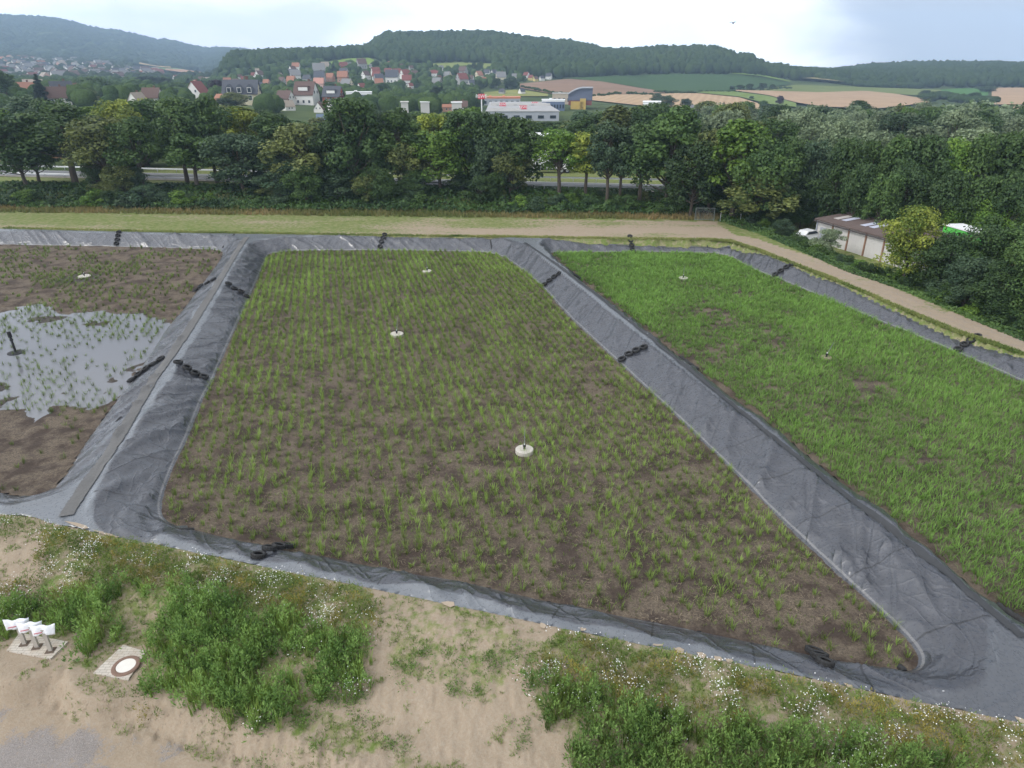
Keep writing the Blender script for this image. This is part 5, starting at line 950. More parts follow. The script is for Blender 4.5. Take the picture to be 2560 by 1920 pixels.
# ------------------------------------------------------------------ road, rail, vehicles, heap, gate
def build_road():
    e = (roadB - roadA) / np.linalg.norm(roadB - roadA); nv = np.array([-e[1], e[0]]); A0 = roadA - e * 45; n = 60; L = 330
    def strip(o0, o1, dz, name, mat, kind='structure'):
        V = []
        for i in range(n + 1):
            c = A0 + e * L * i / n
            for o_ in (o0, o1):
                q = c + nv * o_; V.append((q[0], q[1], max(ground([q[0]], [q[1]])[0], 3.42) + dz if False else 3.56 + dz))
        f = [[2 * i, 2 * i + 1, 2 * i + 3, 2 * i + 2] for i in range(n)]; return tag(obj(name, mesh(name, V, np.array(f), [mat])), kind=kind)
    strip(-3.6, 3.6, .09, "road", simple("asphalt", (.16, .165, .175), .85, .1, 3))
    strip(-3.45, -3.3, .096, "road_marking", M("road_paint", (.6, .6, .58))); strip(3.3, 3.45, .096, "road_marking", M_WHITE); strip(-5.0, -3.75, .05, "road_verge", simple("gravel_verge", (.30, .28, .24), .95, .2, 3))
    def rail(off, label):
        g = empty("guard_rail", (*(A0 + nv * off), 3.5), math.atan2(e[1], e[0]), label=label, cat="guard rail"); b = MB()
        pf = [(-.03, .40), (.03, .46), (.0, .52), (.0, .58), (.03, .64), (-.03, .70)]
        b.add([(x, y, z + .15) for x in (0, L) for y, z in pf], [(i, i + 1, 7 + i, 6 + i) for i in range(5)] + [(i + 1, i, 6 + i, 7 + i) for i in range(0)]); sb = obj('rail', b.me('rail', [M_STEEL]), g); pm = MB().box((0, .09, .35), (.05, .06, .5)).me('post', [M_STEEL])
        for i in range(80): obj('post', pm, g, (i * L / 80 + 1, 0, 0))
    rail(5.6, "steel guard rail along the far side of the road")
    rail(-4.4, "steel guard rail along the near side of the road")
    # vehicles
    def wheel(parent, x, y, r=.33):
        t = obj('wheel', MB().lathe([(r * .55, -.1), (r * .95, -.11), (r, -.08), (r, .08), (r * .95, .11), (r * .55, .1)], 18).me('wheel', [M_DARK]), parent, (x, y, r), (R(90), 0, 0)); obj('rim', MB().lathe([(0.01, -.06), (r * .56, -.08), (r * .56, .08), (0.01, .06)], 14).me('rim', [M_STEEL]), t)
    def carbody(pf, w, mat, name):
        n_ = len(pf); V = [(x, s * w / 2 * (1 if z < .95 else .82), z) for s in (-1, 1) for x, z in pf]; f = [tuple(range(n_))[::-1], tuple(range(n_, 2 * n_))] + [(i, (i + 1) % n_, n_ + (i + 1) % n_, n_ + i) for i in range(n_)]; return MB().add(V, f).me(name, [mat])
    CP = [(-2.1, .35), (-2.15, .8), (-1.9, .98), (-1.5, 1.0), (-1.0, 1.42), (.5, 1.46), (1.1, 1.02), (1.9, .9), (2.1, .7), (2.1, .35)]
    def car(p, rz, mat, label):
        c = empty("parked_car", p, rz, label=label, cat="car"); obj('body', carbody(CP, 1.75, mat, 'body'), c)
        obj('window', MB().add([(-1.35, s * .80, 1.02) for s in (-1, 1)] + [(-.95, s * .735, 1.36) for s in (-1, 1)] + [(.42, s * .735, 1.38) for s in (-1, 1)] + [(.9, s * .80, 1.04) for s in (-1, 1)], [(0, 2, 4, 6), (1, 7, 5, 3)]).me('window', [GLASS]), c, (0, 0, 0), None, (1, 1.04, 1))
        for x in (-1.35, 1.35):
            for y in (-.8, .8): wheel(c, x, y)
    def gz(p, dz=0): return (p[0], p[1], float(ground([p[0]], [p[1]])[0]) + dz)
    car(gz(PY(205, 412, 152)), .1, M("silver_paint", (.35, .37, .40), .3), "silver car beyond the guard rail between the left trees")
    car(gz(PY(100, 378, 178)), .2, M("pale_blue_paint", (.5, .55, .6), .3), "pale car parked above the brown soil heap")
    car(gz(PR(2020, 594, 101)), .5, M("car_white", (.75, .76, .77), .3), "white car parked left of the warehouse")
    # white lorry in the gap
    p = gz(PR(1372, 438, 140)); t = empty("lorry", p, .05, label="white lorry parked in the gap between the roadside trees", cat="lorry")
    obj('cab', MB().add([(-4.2, s * 1.15, z) for s in (-1, 1) for z in (.5,)] + [(-4.2, s * 1.15, 1.6) for s in (-1, 1)] + [(-3.9, s * 1.12, 2.8) for s in (-1, 1)] + [(-2.4, s * 1.15, 2.8) for s in (-1, 1)] + [(-2.4, s * 1.15, .5) for s in (-1, 1)], [(0, 1, 3, 2), (2, 3, 5, 4), (4, 5, 7, 6), (6, 7, 9, 8), (0, 2, 4, 6, 8), (1, 9, 7, 5, 3), (0, 8, 9, 1)]).me('cab', [M_WHITE]), t)
    obj('windscreen', MB().add([(-4.2, -1, 1.7), (-4.2, 1, 1.7), (-3.94, 1, 2.6), (-3.94, -1, 2.6)], [(0, 1, 2, 3)]).me('windscreen', [GLASS]), t, (-.03, 0, 0)); obj('cargo_box', MB().box((1.2, 0, 2.1), (3.4, 1.22, 1.3)).me('cargo_box', [M_WHITE]), t); obj('chassis', MB().box((.4, 0, .65), (4.2, .45, .14)).me('chassis', [M_DARK]), t)
    for x in (-3.4, 2.4, 3.5):
        for y in (-1.05, 1.05): wheel(t, x, y, .5)
    # brown soil heap beyond the road, left
    c = PY(80, 404, 166); k = 40; V = [(0, 0, 2.5)]; b = MB()
    ang = np.linspace(0, 2 * np.pi, k, endpoint=False); rings = 8
    for j in range(1, rings + 1):
        for a in ang: q = j / rings; rr = q * (1 + .15 * vn(a * 2, 0, 3)); V.append((math.cos(a) * 7 * rr, math.sin(a) * 4 * rr, 2.4 * (1 - q) ** .9 + .5 * (vn(math.cos(a) * 3 * q + 9, math.sin(a) * 3 * q, 5) - .5) * (1 - q)))
    f = [(0, 1 + i, 1 + (i + 1) % k) for i in range(k)] + [(1 + (j - 1) * k + i, 1 + j * k + i, 1 + j * k + (i + 1) % k, 1 + (j - 1) * k + (i + 1) % k) for j in range(1, rings) for i in range(k)]
    b.add(V, f); h = obj("soil_heap", b.me("soil_heap", [simple("orange_soil", (.34, .21, .11), .95, .25, 1)]), None, gz(c, -.1)); tag(h, "heap of orange-brown soil beyond the road at the left", "soil heap")
    # wire gate at the back
    a = P(1737, 551, 1.4); b_ = P(1784, 552, 1.4); w = np.linalg.norm(b_ - a); a[2] = float(ground([a[0]], [a[1]])[0]) - .05; g = empty("wire_gate", a, math.atan2(b_[1] - a[1], b_[0] - a[0]), label="grey wire mesh fence panel in front of the dark bushes", cat="fence panel")
    obj('frame', MB().tube([(0, 0, 0), (0, 0, 1.9)], .035).tube([(w, 0, 0), (w, 0, 1.9)], .035).tube([(0, 0, 1.88), (w, 0, 1.88)], .03).tube([(0, 0, .2), (w, 0, .2)], .03).me('frame', [M('old_gate_steel', (.20, .24, .23))]), g); b = MB()
    for i in range(1, 14): b.tube([(w * i / 14, 0, .2), (w * i / 14, 0, 1.88)], .006, 4)
    for i in range(1, 9): b.tube([(0, 0, .2 + i * .19), (w, 0, .2 + i * .19)], .006, 4)
    obj('wire_mesh', b.me('wire_mesh', [M_STEEL]), g)
    for px, py in ((1800, 562), (1850, 565)):
        q = P(px, py - 8, 1.4); o = obj('fence_post', MB().tube([(0, 0, 0), (0, 0, 1.3)], .05, 8).me('fence_post', [M_STEEL]), None, gz(q)); tag(o, None, "post"); LBL.append((o, "short grey fence post", "right of the wire fence panel", px))
build_road()
# ------------------------------------------------------------------ warehouse
def build_warehouse():
    zb = .45; A = P(2037, 601, zb)[:2]; C = P(2300, 684, zb)[:2]; e = (C - A) / np.linalg.norm(C - A); nv = np.array([-e[1], e[0]]); nv = nv if nv[1] > 0 else -nv
    zs = np.linspace(1, 9, 400); ys = np.array([proj(A[0], A[1], z)[1] for z in zs]); H = zs[np.argmin(abs(ys - 549))] - zb
    best = min(((abs(proj(*(A + nv * k), zb + H + r_)[0] - 2157) + abs(proj(*(A + nv * k), zb + H + r_)[1] - 529), k, r_) for k in np.arange(6, 24, .25) for r_ in np.arange(-.5, 3, .1))); _, D, rise = best; print('warehouse H', H, 'depth', D, 'rise', rise, 'len', np.linalg.norm(C - A))
    L = np.linalg.norm(C - A); w = empty("warehouse", (*A, zb), math.atan2(e[1], e[0]), label="grey-white warehouse with brown corrugated roof beside the right-hand path", cat="warehouse")
    wm_ = NT("old_white_panels"); n = wm_.noise(.8, 7, .65); n2 = wm_.noise(6, 4, .6, stretch=(1, 1, .15)); wm_.base(wm_.mix(wm_.math('MULTIPLY', wm_.math('ADD', n, n2), .5), (.42, .40, .38), (.66, .64, .62))); wm_.rough(.8)
    b = MB(); b.add([(0,0,-1),(L,0,-1),(L,D,-1),(0,D,-1),(0,0,H),(L,0,H),(L,D,H+rise),(0,D,H+rise)], [(0,1,5,4),(1,2,6,5),(2,3,7,6),(3,0,4,7)]); obj('wall', b.me('wall', [wm_.m]), w)
    rmn = NT("brown_corrugated"); wv = rmn.n("ShaderNodeTexWave"); wv.bands_direction = 'X'; wv.inputs['Scale'].default_value = 1.7; rmn.l(rmn.tc.outputs['Object'], wv.inputs['Vector']); n = rmn.noise(.7, 7, .7)
    rmn.base(rmn.mix(n, (.10, .072, .065), (.175, .135, .12))); rmn.rough(.8); rmn.bump(wv.outputs['Fac'], .6, .08)
    s = rise / D; o = .35; b = MB(); b.add([(-o,-o,H-o*s+.02),(L+o,-o,H-o*s+.02),(L+o,D+o,H+rise+o*s+.02),(-o,D+o,H+rise+o*s+.02),(-o,-o,H-o*s+.2),(L+o,-o,H-o*s+.2),(L+o,D+o,H+rise+o*s+.2),(-o,D+o,H+rise+o*s+.2)], [(0,3,2,1),(4,5,6,7),(0,1,5,4),(1,2,6,5),(2,3,7,6),(3,0,4,7)])
    rf = obj('roof', b.me('roof', [rmn.m]), w)
    def uv(px, py):      # point of the roof plane under a photo pixel
        d = ray(px, py); best = None
        for t in np.linspace(60, 130, 1400):
            q = d * t + np.array([0, 0, CAMH]); y = (q[:2] - A) @ nv
            if q[2] <= zb + H + .2 + s * y: return (q[:2] - A) @ e, y
        return None
    pale = M("skylight_sheet", (.50, .52, .62), .4); pale2 = M("skylight_old", (.48, .44, .42), .5)
    for k, (x, y) in enumerate([(650,845),(718,860),(885,903),(960,920)]):
        q = uv(1920 + x * .2893, 300 + y * .2893)
        if q is None: continue
        ang = math.atan(s); obj('skylight', MB().box((0, 0, 0), (.45, 1.15, .02)).me('skylight', [pale2 if k == 0 else pale]), rf, (q[0], q[1], H + s * q[1] + .24), (ang, 0, 0))
    rust = M("rusty_post", (.26, .15, .10), .8)
    for x in np.arange(0, L + .1, L / 6): obj('wall_post', MB().box((0, 0, 0), (.10, .06, H / 2 + .3)).me('wall_post', [rust if int(x * 10) % 2 else M_GREY]), w, (x, -.07, H / 2 - .35))
    obj('gutter', MB().tube([(-o, -.42, H - .15), (L + o, -.42, H - .15)], .09, 8).me('gutter', [M("dark_gutter", (.07, .06, .06))]), w)
    obj('door', MB().box((0, 0, 1.0), (.5, .05, 1.0)).me('door', [M_GREY]), w, (1.3, -.08, 0))
    # neighbouring green and white trailer
    a = PR(2357, 575, 96); b_ = PR(2440, 596, 92); g0 = float(ground([a[0]], [a[1]])[0]); c = (a + b_) / 2; L2 = np.linalg.norm((b_ - a)[:2]); zt = PR(2395, 571, 94)[2]; t = empty("box_trailer", (c[0], c[1], g0), math.atan2(b_[1] - a[1], b_[0] - a[0]), label="bright green box trailer with white roof behind the yellow-green tree", cat="trailer"); Ht = zt - g0
    obj('body', MB().box((0, 1.2, Ht * .55), (L2 / 2, 1.2, Ht * .42)).me('body', [M("green_tarp", (.10, .50, .08), .5)]), t); obj('roof', MB().box((0, 1.2, Ht * .99), (L2 / 2 + .1, 1.3, .06)).me('roof', [M_WHITE]), t); obj('chassis', MB().box((0, 1.2, .6), (L2 / 2, .5, .15)).me('chassis', [M_DARK]), t)
    for x in (-L2 * .3, L2 * .3): obj('wheel', MB().lathe([(.2, -.1), (.45, -.1), (.48, 0), (.45, .1), (.2, .1)], 16).me('wheel', [M_DARK]), t, (x, .2, .48), (R(90), 0, 0))
build_warehouse()
# ------------------------------------------------------------------ tyres and fittings on the liner
RUB = NT("tyre_rubber"); RUB.base(RUB.mix(RUB.noise(12, 5), (.014, .014, .015), (.05, .05, .05))); RUB.rough(.75); RUB = RUB.m
def tyre_mesh():
    b = MB(); ro, ri, hw = .33, .19, .105
    b.lathe([(ri, -.07), (ri + .02, -.09), (ro - .07, -hw - .01), (ro - .015, -hw + .01), (ro, -hw * .6), (ro, -.012), (ro - .012, 0), (ro, .012), (ro, hw * .6), (ro - .015, hw - .01), (ro - .07, hw + .01), (ri + .02, .09), (ri, .07), (ri + .03, .055), (ro - .05, .05), (ro - .035, 0), (ro - .05, -.05), (ri + .03, -.055)], 32, closed=True)
    for k in range(32):
        a = k * 2 * math.pi / 32; c, s = math.cos(a), math.sin(a); b.box((ro * c, ro * s, .05 if k % 2 else -.05), (.012, .018, .045), rz=a)
    return b.me("tyre", [RUB], smooth=False)
TY = tyre_mesh()
def normal_at(x, y):
    h = .25; z = liner_surf([x + h, x - h, x, x], [y, y, y + h, y - h]); return Vector((-(z[0] - z[1]) / (2 * h), -(z[2] - z[3]) / (2 * h), 1)).normalized()
ROWS = [([(298,583),(292,611)], 4, 'on the far slope of the flooded left bed', 'tyre row on the far left slope'), ([(962,592),(951,618)], 4, 'on the far slope behind the middle bed', 'tyre row on the far middle slope'), ([(1576,603),(1581,627)], 5, 'on the far slope behind the right bed', 'tyre row on the far right slope'),
 ([(569,715),(617,743)], 4, 'on the upper right side of the left berm', 'upper tyre row on the left berm'), ([(445,919),(508,949)], 4, 'on the lower right side of the left berm', 'lower tyre row on the left berm'), ([(531,704),(495,727)], 4, 'on the upper left side of the left berm', 'upper tyre row facing the flooded bed'), ([(398,905),(338,948)], 5, 'on the lower left side of the left berm', 'lower tyre row facing the flooded bed'),
 ([(655,1393),(711,1377)], 4, 'on the near berm below the middle bed', 'tyre row on the near berm'), ([(2058,1668),(2036,1640)], 3, 'on the near berm at the lower right corner', 'tyre row at the lower right'),
 ([(1366,711),(1396,691)], 4, 'on the upper left side of the right berm', 'upper tyre row on the right berm'), ([(1560,901),(1607,877)], 4, 'on the lower left side of the right berm', 'lower tyre row on the right berm'), ([(1945,685),(1974,666)], 4, 'on the upper end of the right-hand slope', 'upper tyre row on the right-hand slope'), ([(2399,874),(2440,846)], 4, 'on the lower end of the right-hand slope', 'lower tyre row on the right-hand slope')]
def build_tyres():
    for ends, n, where, grp in ROWS:
        a, b = hitl(*ends[0]), hitl(*ends[1]); k_ = max(.66, np.linalg.norm((b - a)[:2]) / (n - 1)); u = (b - a) / np.linalg.norm((b - a)[:2]); mid = (a + b) / 2
        kk = min(k_, .74)
        for i in range(n):
            p = mid + u * kk * (i - (n - 1) / 2); z = float(liner_surf([p[0]], [p[1]])[0]); N = normal_at(p[0], p[1]); fx_ = np.array([p[0] + c_ for c_ in (-.25, 0, .25) for _ in (0, 1, 2)]); fy_ = np.array([p[1] + c_ for _ in (0, 1, 2) for c_ in (-.25, 0, .25)]); dd_, ss_, bb_ = beds_sdf(fx_, fy_, True); wz = float(np.sort(wrinkle(fx_, fy_, dd_, ss_, bb_))[-3]); q = Vector((p[0], p[1], max(z, 0))) + N * (.12 + max(0, wz))
            o = obj("tyre", TY, None, q); o.rotation_mode = 'QUATERNION'; t_ = Vector((rng.normal(0, .06), rng.normal(0, .06), 0)); o.rotation_quaternion = (N + t_).to_track_quat('Z', 'Y'); tag(o, None, "tyre", grp); LBL.append((o, "black worn tyre", where, proj(*q)[0]))
    # heavy black rolls tucked on the far side of the right berm
    for (p0, p1), lb in ((((1416,676),(1452,700)), "black rolled liner strip behind the upper crest of the right berm"), (((1701,897),(1743,927)), "black rolled liner strip behind the middle crest of the right berm"), (((2490,1520),(2565,1566)), "thick black rolled liner strip at the lower right crest")):
        a, b = hitl(*p0), hitl(*p1); m = (a + b) / 2; pts = [np.array(a) + [0, 0, .14], m + [0, 0, .16], np.array(b) + [0, 0, .13]]; b_ = MB(); q = [pts[0] * (1 - t) + pts[2] * t + np.array([0, 0, .03 * math.sin(t * 20)]) for t in np.linspace(0, 1, 12)]; b_.tube(q, [.16 + .02 * math.sin(i * 2.1) for i in range(12)], 12)
        tag(obj("rolled_liner", b_.me("rolled_liner", [RUB], True)), lb, "rolled liner")
    # drain pipes
    def pipe(p0, p1, r, name, label, cat, capm=None, flap=False, lift=.1):
        a, b = hitl(*p0), hitl(*p1); a[2] += lift; b[2] += lift; e = empty(name, a, 0, label=label, cat=cat); d = b - a; q = [d * t + np.array([0, 0, .03 * math.sin(t * 5)]) for t in np.linspace(0, 1, 8)]; obj('pipe', MB().tube(q, r, 16).me('pipe', [RUB], False), e)
        u = d / np.linalg.norm(d); s = np.array([-u[1], u[0], 0])
        if capm: obj('cap', MB().tube([d, d + u * .05], r * 1.06, 20).me('cap', [capm]), e)
        if flap: obj('flap', MB().add([tuple(d * .1 + s * .05 + [0, 0, .1]), tuple(d * .9 + s * .05 + [0, 0, .08]), tuple(d * .95 - s * .75 + [0, 0, -.07]), tuple(d * .1 - s * .55 + [0, 0, -.06])], [(0, 1, 2, 3)]).me('flap', [LM]), e)
    pipe((486,1327), (347,1341), .085, "drain_pipe", "long black pipe with liner flap at the corner of the near berm", "pipe", flap=True)
    pipe((2338,1728), (2354,1741), .15, "drain_pipe", "short black pipe with white grated end cap at the lower right", "pipe", M_WHITE, flap=True)
    pipe((305,1048), (293,1058), .11, "drain_pipe", "short black pipe stub near the crest of the left berm", "pipe")
    pipe((586,588), (557,620), .09, "drain_pipe", "thin black pipe down the far left corner of the slope", "pipe"); pipe((723,600), (722,619), .08, "drain_pipe", "black pipe down the far slope, left end of the middle bed", "pipe"); pipe((1226,602), (1229,624), .08, "drain_pipe", "black pipe down the far slope, right end of the middle bed", "pipe"); pipe((1767,606), (1769,627), .08, "drain_pipe", "black pipe down the far slope behind the right bed", "pipe")
    pipe((2258,1683), (2249,1670), .12, "drain_pipe", "black pipe outlet at the soil corner of the middle bed", "pipe")
build_tyres()
def build_spill():
    b = MB()
    for (x0, y0), (x1, y1) in [((1632,1612),(1652,1606)),((1682,1610),(1702,1628)),((1742,1622),(1756,1640)),((1789,1632),(1796,1648)),((1816,1640),(1824,1652)),((1352,1556),(1358,1566)),((1452,1576),(1460,1570)),((2110,1704),(2126,1716)),((2536,1790),(2560,1806)),((230,1322),(290,1335)),((160,1302),(215,1318)),((1102,1505),(1130,1512))]:
        a = P(x0, y0, 1.05); c = P(x1, y1, 1.05); v = (c - a); L_ = np.linalg.norm(v); v /= L_; s_ = np.array([-v[1], v[0], 0]); w = .10 + .05 * rng.random(); b.add([a, a + v * L_ * .5 + s_ * w, c + s_ * w * 1.3, c + v * .12, c - s_ * w, a + v * L_ * .4 - s_ * w * .7], [(5, 4, 3, 2, 1, 0)])
    V = np.array(b.V); d_, s2, B_ = beds_sdf(V[:, 0], V[:, 1], True); V[:, 2] = liner_base(d_, V[:, 0], V[:, 1]) + .05; b.V = [tuple(v) for v in V]
    tag(obj("spilled_sand", b.me("spilled_sand", [simple("spilled_sand", (.38, .31, .235), .95, .15, 6)])), "tongues of pale sand spilled over the near liner edge", "sand", kind='stuff')
build_spill()
CONC = simple("concrete_disc", (.50, .47, .42), .85, .2, 5); ROD = M("grey_plastic_rod", (.22, .24, .25), .5)
def build_risers():
    def riser(px, py, wpx, toppx, label, rodm=ROD, h=.22, wet=False):
        p = P(px, py, .12); zc = p[1] * CPI - (p[2] - CAMH) * SPI; r = wpx * zc / F / 2; e = empty("aeration_riser", (p[0], p[1], 0), 0, label=label, cat="riser pipe", group="risers standing in the beds")
        d = MB().lathe([(0.001, -.05), (r, -.05), (r, h - .02), (r - .02, h), (.10, h), (.001, h + .004)], 40); obj('base', d.me('base', [simple("mossy_disc", (.30, .25, .19), .8, .3, 4)] if wet else [CONC], False), e)
        obj('collar', MB().lathe([(.001, h), (.07, h), (.07, h + .16), (.10, h + .17), (.10, h + .26), (.04, h + .28), (.001, h + .28)], 14).me('collar', [M_DARK]), e)
        d = ray(*toppx); t = (p[1]) / d[1]; top = np.array([d[0] * t, p[1], CAMH + d[2] * t]); obj('rod', MB().tube([(0, 0, h + .2), (top[0] - p[0], 0, top[2])], [.022, .012], 8).me('rod', [rodm]), e)
        obj('nozzle', MB().lathe([(.001, h + .26), (.03, h + .27), (.035, h + .36), (.001, h + .38)], 10).me('nozzle', [M_WHITE]), e)
    riser(1311, 1127, 45, (1312,1066), "white concrete disc with thin rod, closest in the middle bed", h=.26); riser(992, 836, 33, (994,792), "white concrete disc with thin rod at the centre of the middle bed", h=.22); riser(1068, 678, 23, (1066,644), "small white disc with thin rod at the far end of the middle bed", h=.2)
    riser(1708, 696, 23, (1711,664), "small white disc with thin rod in the green right bed"); riser(211, 690, 31, (199,648), "pale disc with leaning dark rod in the wet patch of the left bed", M("rusty_rod", (.10, .05, .04)), .15); riser(2066, 892, 26, (2085,855), "brownish disc half hidden by reeds in the right bed", h=.14, wet=True)
    # black standpipe in the pond
    p = P(40, 882, 0); e = empty("pond_standpipe", p, 0, label="black standpipe on a round foot standing in the flooded bed", cat="standpipe")
    d = ray(22, 832); t = p[1] / d[1]; tp = np.array([d[0] * t - p[0], 0, CAMH + d[2] * t])
    obj('foot', MB().lathe([(.001, -.1), (.62, -.1), (.62, .05), (.2, .09), (.001, .1)], 30).me('foot', [M_DARK]), e); obj('pipe', MB().tube([(0, 0, 0), tp * .75, tp], [.09, .085, .08], 12).me('pipe', [M_DARK]), e); obj('head', MB().tube([tp * .78, tp * 1.05], [.15, .14], 12).tube([tp * .62, tp * .68], .13, 12).me('head', [M_DARK]), e)
build_risers()
# ------------------------------------------------------------------ covered signs and manhole
def gzf(x, y): return float(ground([x], [y])[0])
PAVE = NT("concrete_paving"); _b = PAVE.n("ShaderNodeTexBrick"); _b.inputs['Scale'].default_value = 1.9; _b.inputs['Mortar Size'].default_value = .014; _b.inputs['Color1'].default_value = (.46, .42, .37, 1); _b.inputs['Color2'].default_value = (.54, .50, .44, 1); _b.inputs['Mortar'].default_value = (.24, .21, .17, 1)
PAVE.l(PAVE.tc.outputs['Object'], _b.inputs['Vector']); PAVE.base(PAVE.mix(PAVE.math('MULTIPLY', PAVE.ramp(PAVE.noise(2.2, 6), [(.45, 0), (.7, 1)]), .5), _b.outputs[0], (.40, .31, .22))); PAVE.rough(.9); PAVE = PAVE.m
def slab(name, px, z, label, dz=.05):
    pts = [P(a, b, z) for a, b in px]; c = sum(pts) / len(pts); V = [(p[0] - c[0], p[1] - c[1], h) for h in (-.4, dz) for p in pts]; n = len(pts)
    o = obj(name, MB().add(V, [tuple(range(n))[::-1], tuple(range(n, 2 * n))] + [(i, (i + 1) % n, n + (i + 1) % n, n + i) for i in range(n)]).me(name, [PAVE]), None, c); return tag(o, label, "paving")
def build_fore():
    zp = -.25; slab("sign_pad", [(17,1628),(127,1649),(171,1606),(50,1584)], zp, "pale square paving under the three covered signs")
    s2 = slab("manhole_pad", [(234,1684),(321,1702),(366,1631),(309,1614)], zp, "pale paved square around the round manhole cover")
    c = P(315, 1665, zp + .05); e = empty("manhole_cover", c, 0, label="round manhole with white lid and rusty ring in the paved square", cat="manhole cover")
    obj('ring', MB().lathe([(.36, 0), (.36, .035), (.40, .045), (.50, .04), (.53, 0)], 44).me('ring', [simple("rusty_iron", (.20, .13, .10), .8, .3, 6)]), e); obj('lid', MB().lathe([(.001, .028), (.355, .028), (.357, 0)], 44).me('lid', [simple("lid_white", (.72, .69, .64), .8, .1, 5)]), e)
    WR = NT("white_plastic_wrap"); WR.base((.74, .76, .80)); WR.rough(.45); WR.bump(WR.noise(4, 5, .6), .6, .05)
    pr = M("faded_red_print", (.5, .15, .18), .6); post = M("grey_post", (.40, .37, .33), .6); pit_ = simple("dark_post_hole", (.12, .09, .07), .95)
    dat = [((62,1609),(41,1575),(10,1552,62,1570)), ((93,1617),(76,1583),(54,1567,90,1580)), ((127,1626),(110,1590),(88,1580,128,1588))]; tops = []
    for k, ((bx, by), (tx, ty), _) in enumerate(dat):
        p = P(bx, by, zp + .05); zc = p[1] * CPI - (p[2] - CAMH) * SPI
        d = ray(tx, ty); t = p[1] / d[1]; top = CAMH + d[2] * t; hgt = top - p[2] + .35
        e = empty("covered_sign", p, R(8), label=("first", "middle", "last")[k] + " of three short posts wrapped in white plastic, counted from the left", cat="sign", group="row of three covered sign posts")
        obj('post', MB().box((0, 0, hgt / 2), (.075, .05, hgt / 2)).me('post', [post]), e); obj('footing', MB().box((0, 0, 0), (.17, .17, .012)).me('footing', [pit_]), e)
        # wrapped panel: a crumpled, tilted board
        nx, nz = 12, 7; V = []; w = .88; rr = np.random.default_rng(k + 3)
        for side in (1, -1):
            for j in range(nz):
                for i in range(nx):
                    u = i / (nx - 1) * 2 - 1; v = j / (nz - 1) * 2 - 1; th = .03 * (1 - u ** 8) * (1 - v ** 8) + .012 * rr.random()
                    V.append((u * w / 2 * (1 + .08 * v), side * th - .02 + .05 * v + .03 * math.sin(u * 7 + k), hgt - .02 + v * (.19 + .05 * u * u) + .03 * math.sin(u * 4.1 + k) + .008 * rr.normal()))
        f = [];
        for s_ in (0, 1):
            o_ = s_ * nx * nz
            for j in range(nz - 1):
                for i in range(nx - 1): q = [o_ + j * nx + i, o_ + j * nx + i + 1, o_ + (j + 1) * nx + i + 1, o_ + (j + 1) * nx + i]; f.append(q if s_ else q[::-1])
        bd = [j * nx for j in range(nz)][::-1] + [i for i in range(nx)] + [j * nx + nx - 1 for j in range(nz)] + [(nz - 1) * nx + i for i in range(nx)][::-1]
        for i in range(len(bd)): a, b_ = bd[i], bd[(i + 1) % len(bd)]; f.append([a, b_, b_ + nx * nz, a + nx * nz]) if a != b_ else None
        wr = obj('plastic_cover', MB().add(V, f).me('plastic_cover', [WR.m], True), e); obj('print', MB().box((0, -.12, hgt - .06), (.16, .008, .018)).me('print', [pr]), wr, rot=(0, R(-8), 0))
    # bird
    c = PR(1832, 58, 90); e = tag(obj("bird", None, None, c, (0, R(15), R(40))), "small dark bird flying high over the hill", "bird"); b = MB(); b.tube([(-.22, 0, 0), (-.12, 0, .02), (0, 0, .03), (.12, 0, .02), (.2, 0, .0)], [.01, .045, .06, .045, .012], 10)
    for s in (-1, 1): b.add([(-.06, 0, .04), (.1, 0, .04), (.12, s * .28, .16), (-.02, s * .28, .15), (.02, s * .5, .06)], [(0, 1, 2, 3), (3, 2, 4)])
    bm_ = obj("body", b.me("body", [M("dark_feathers", (.06, .055, .05))], True), e)
build_fore()
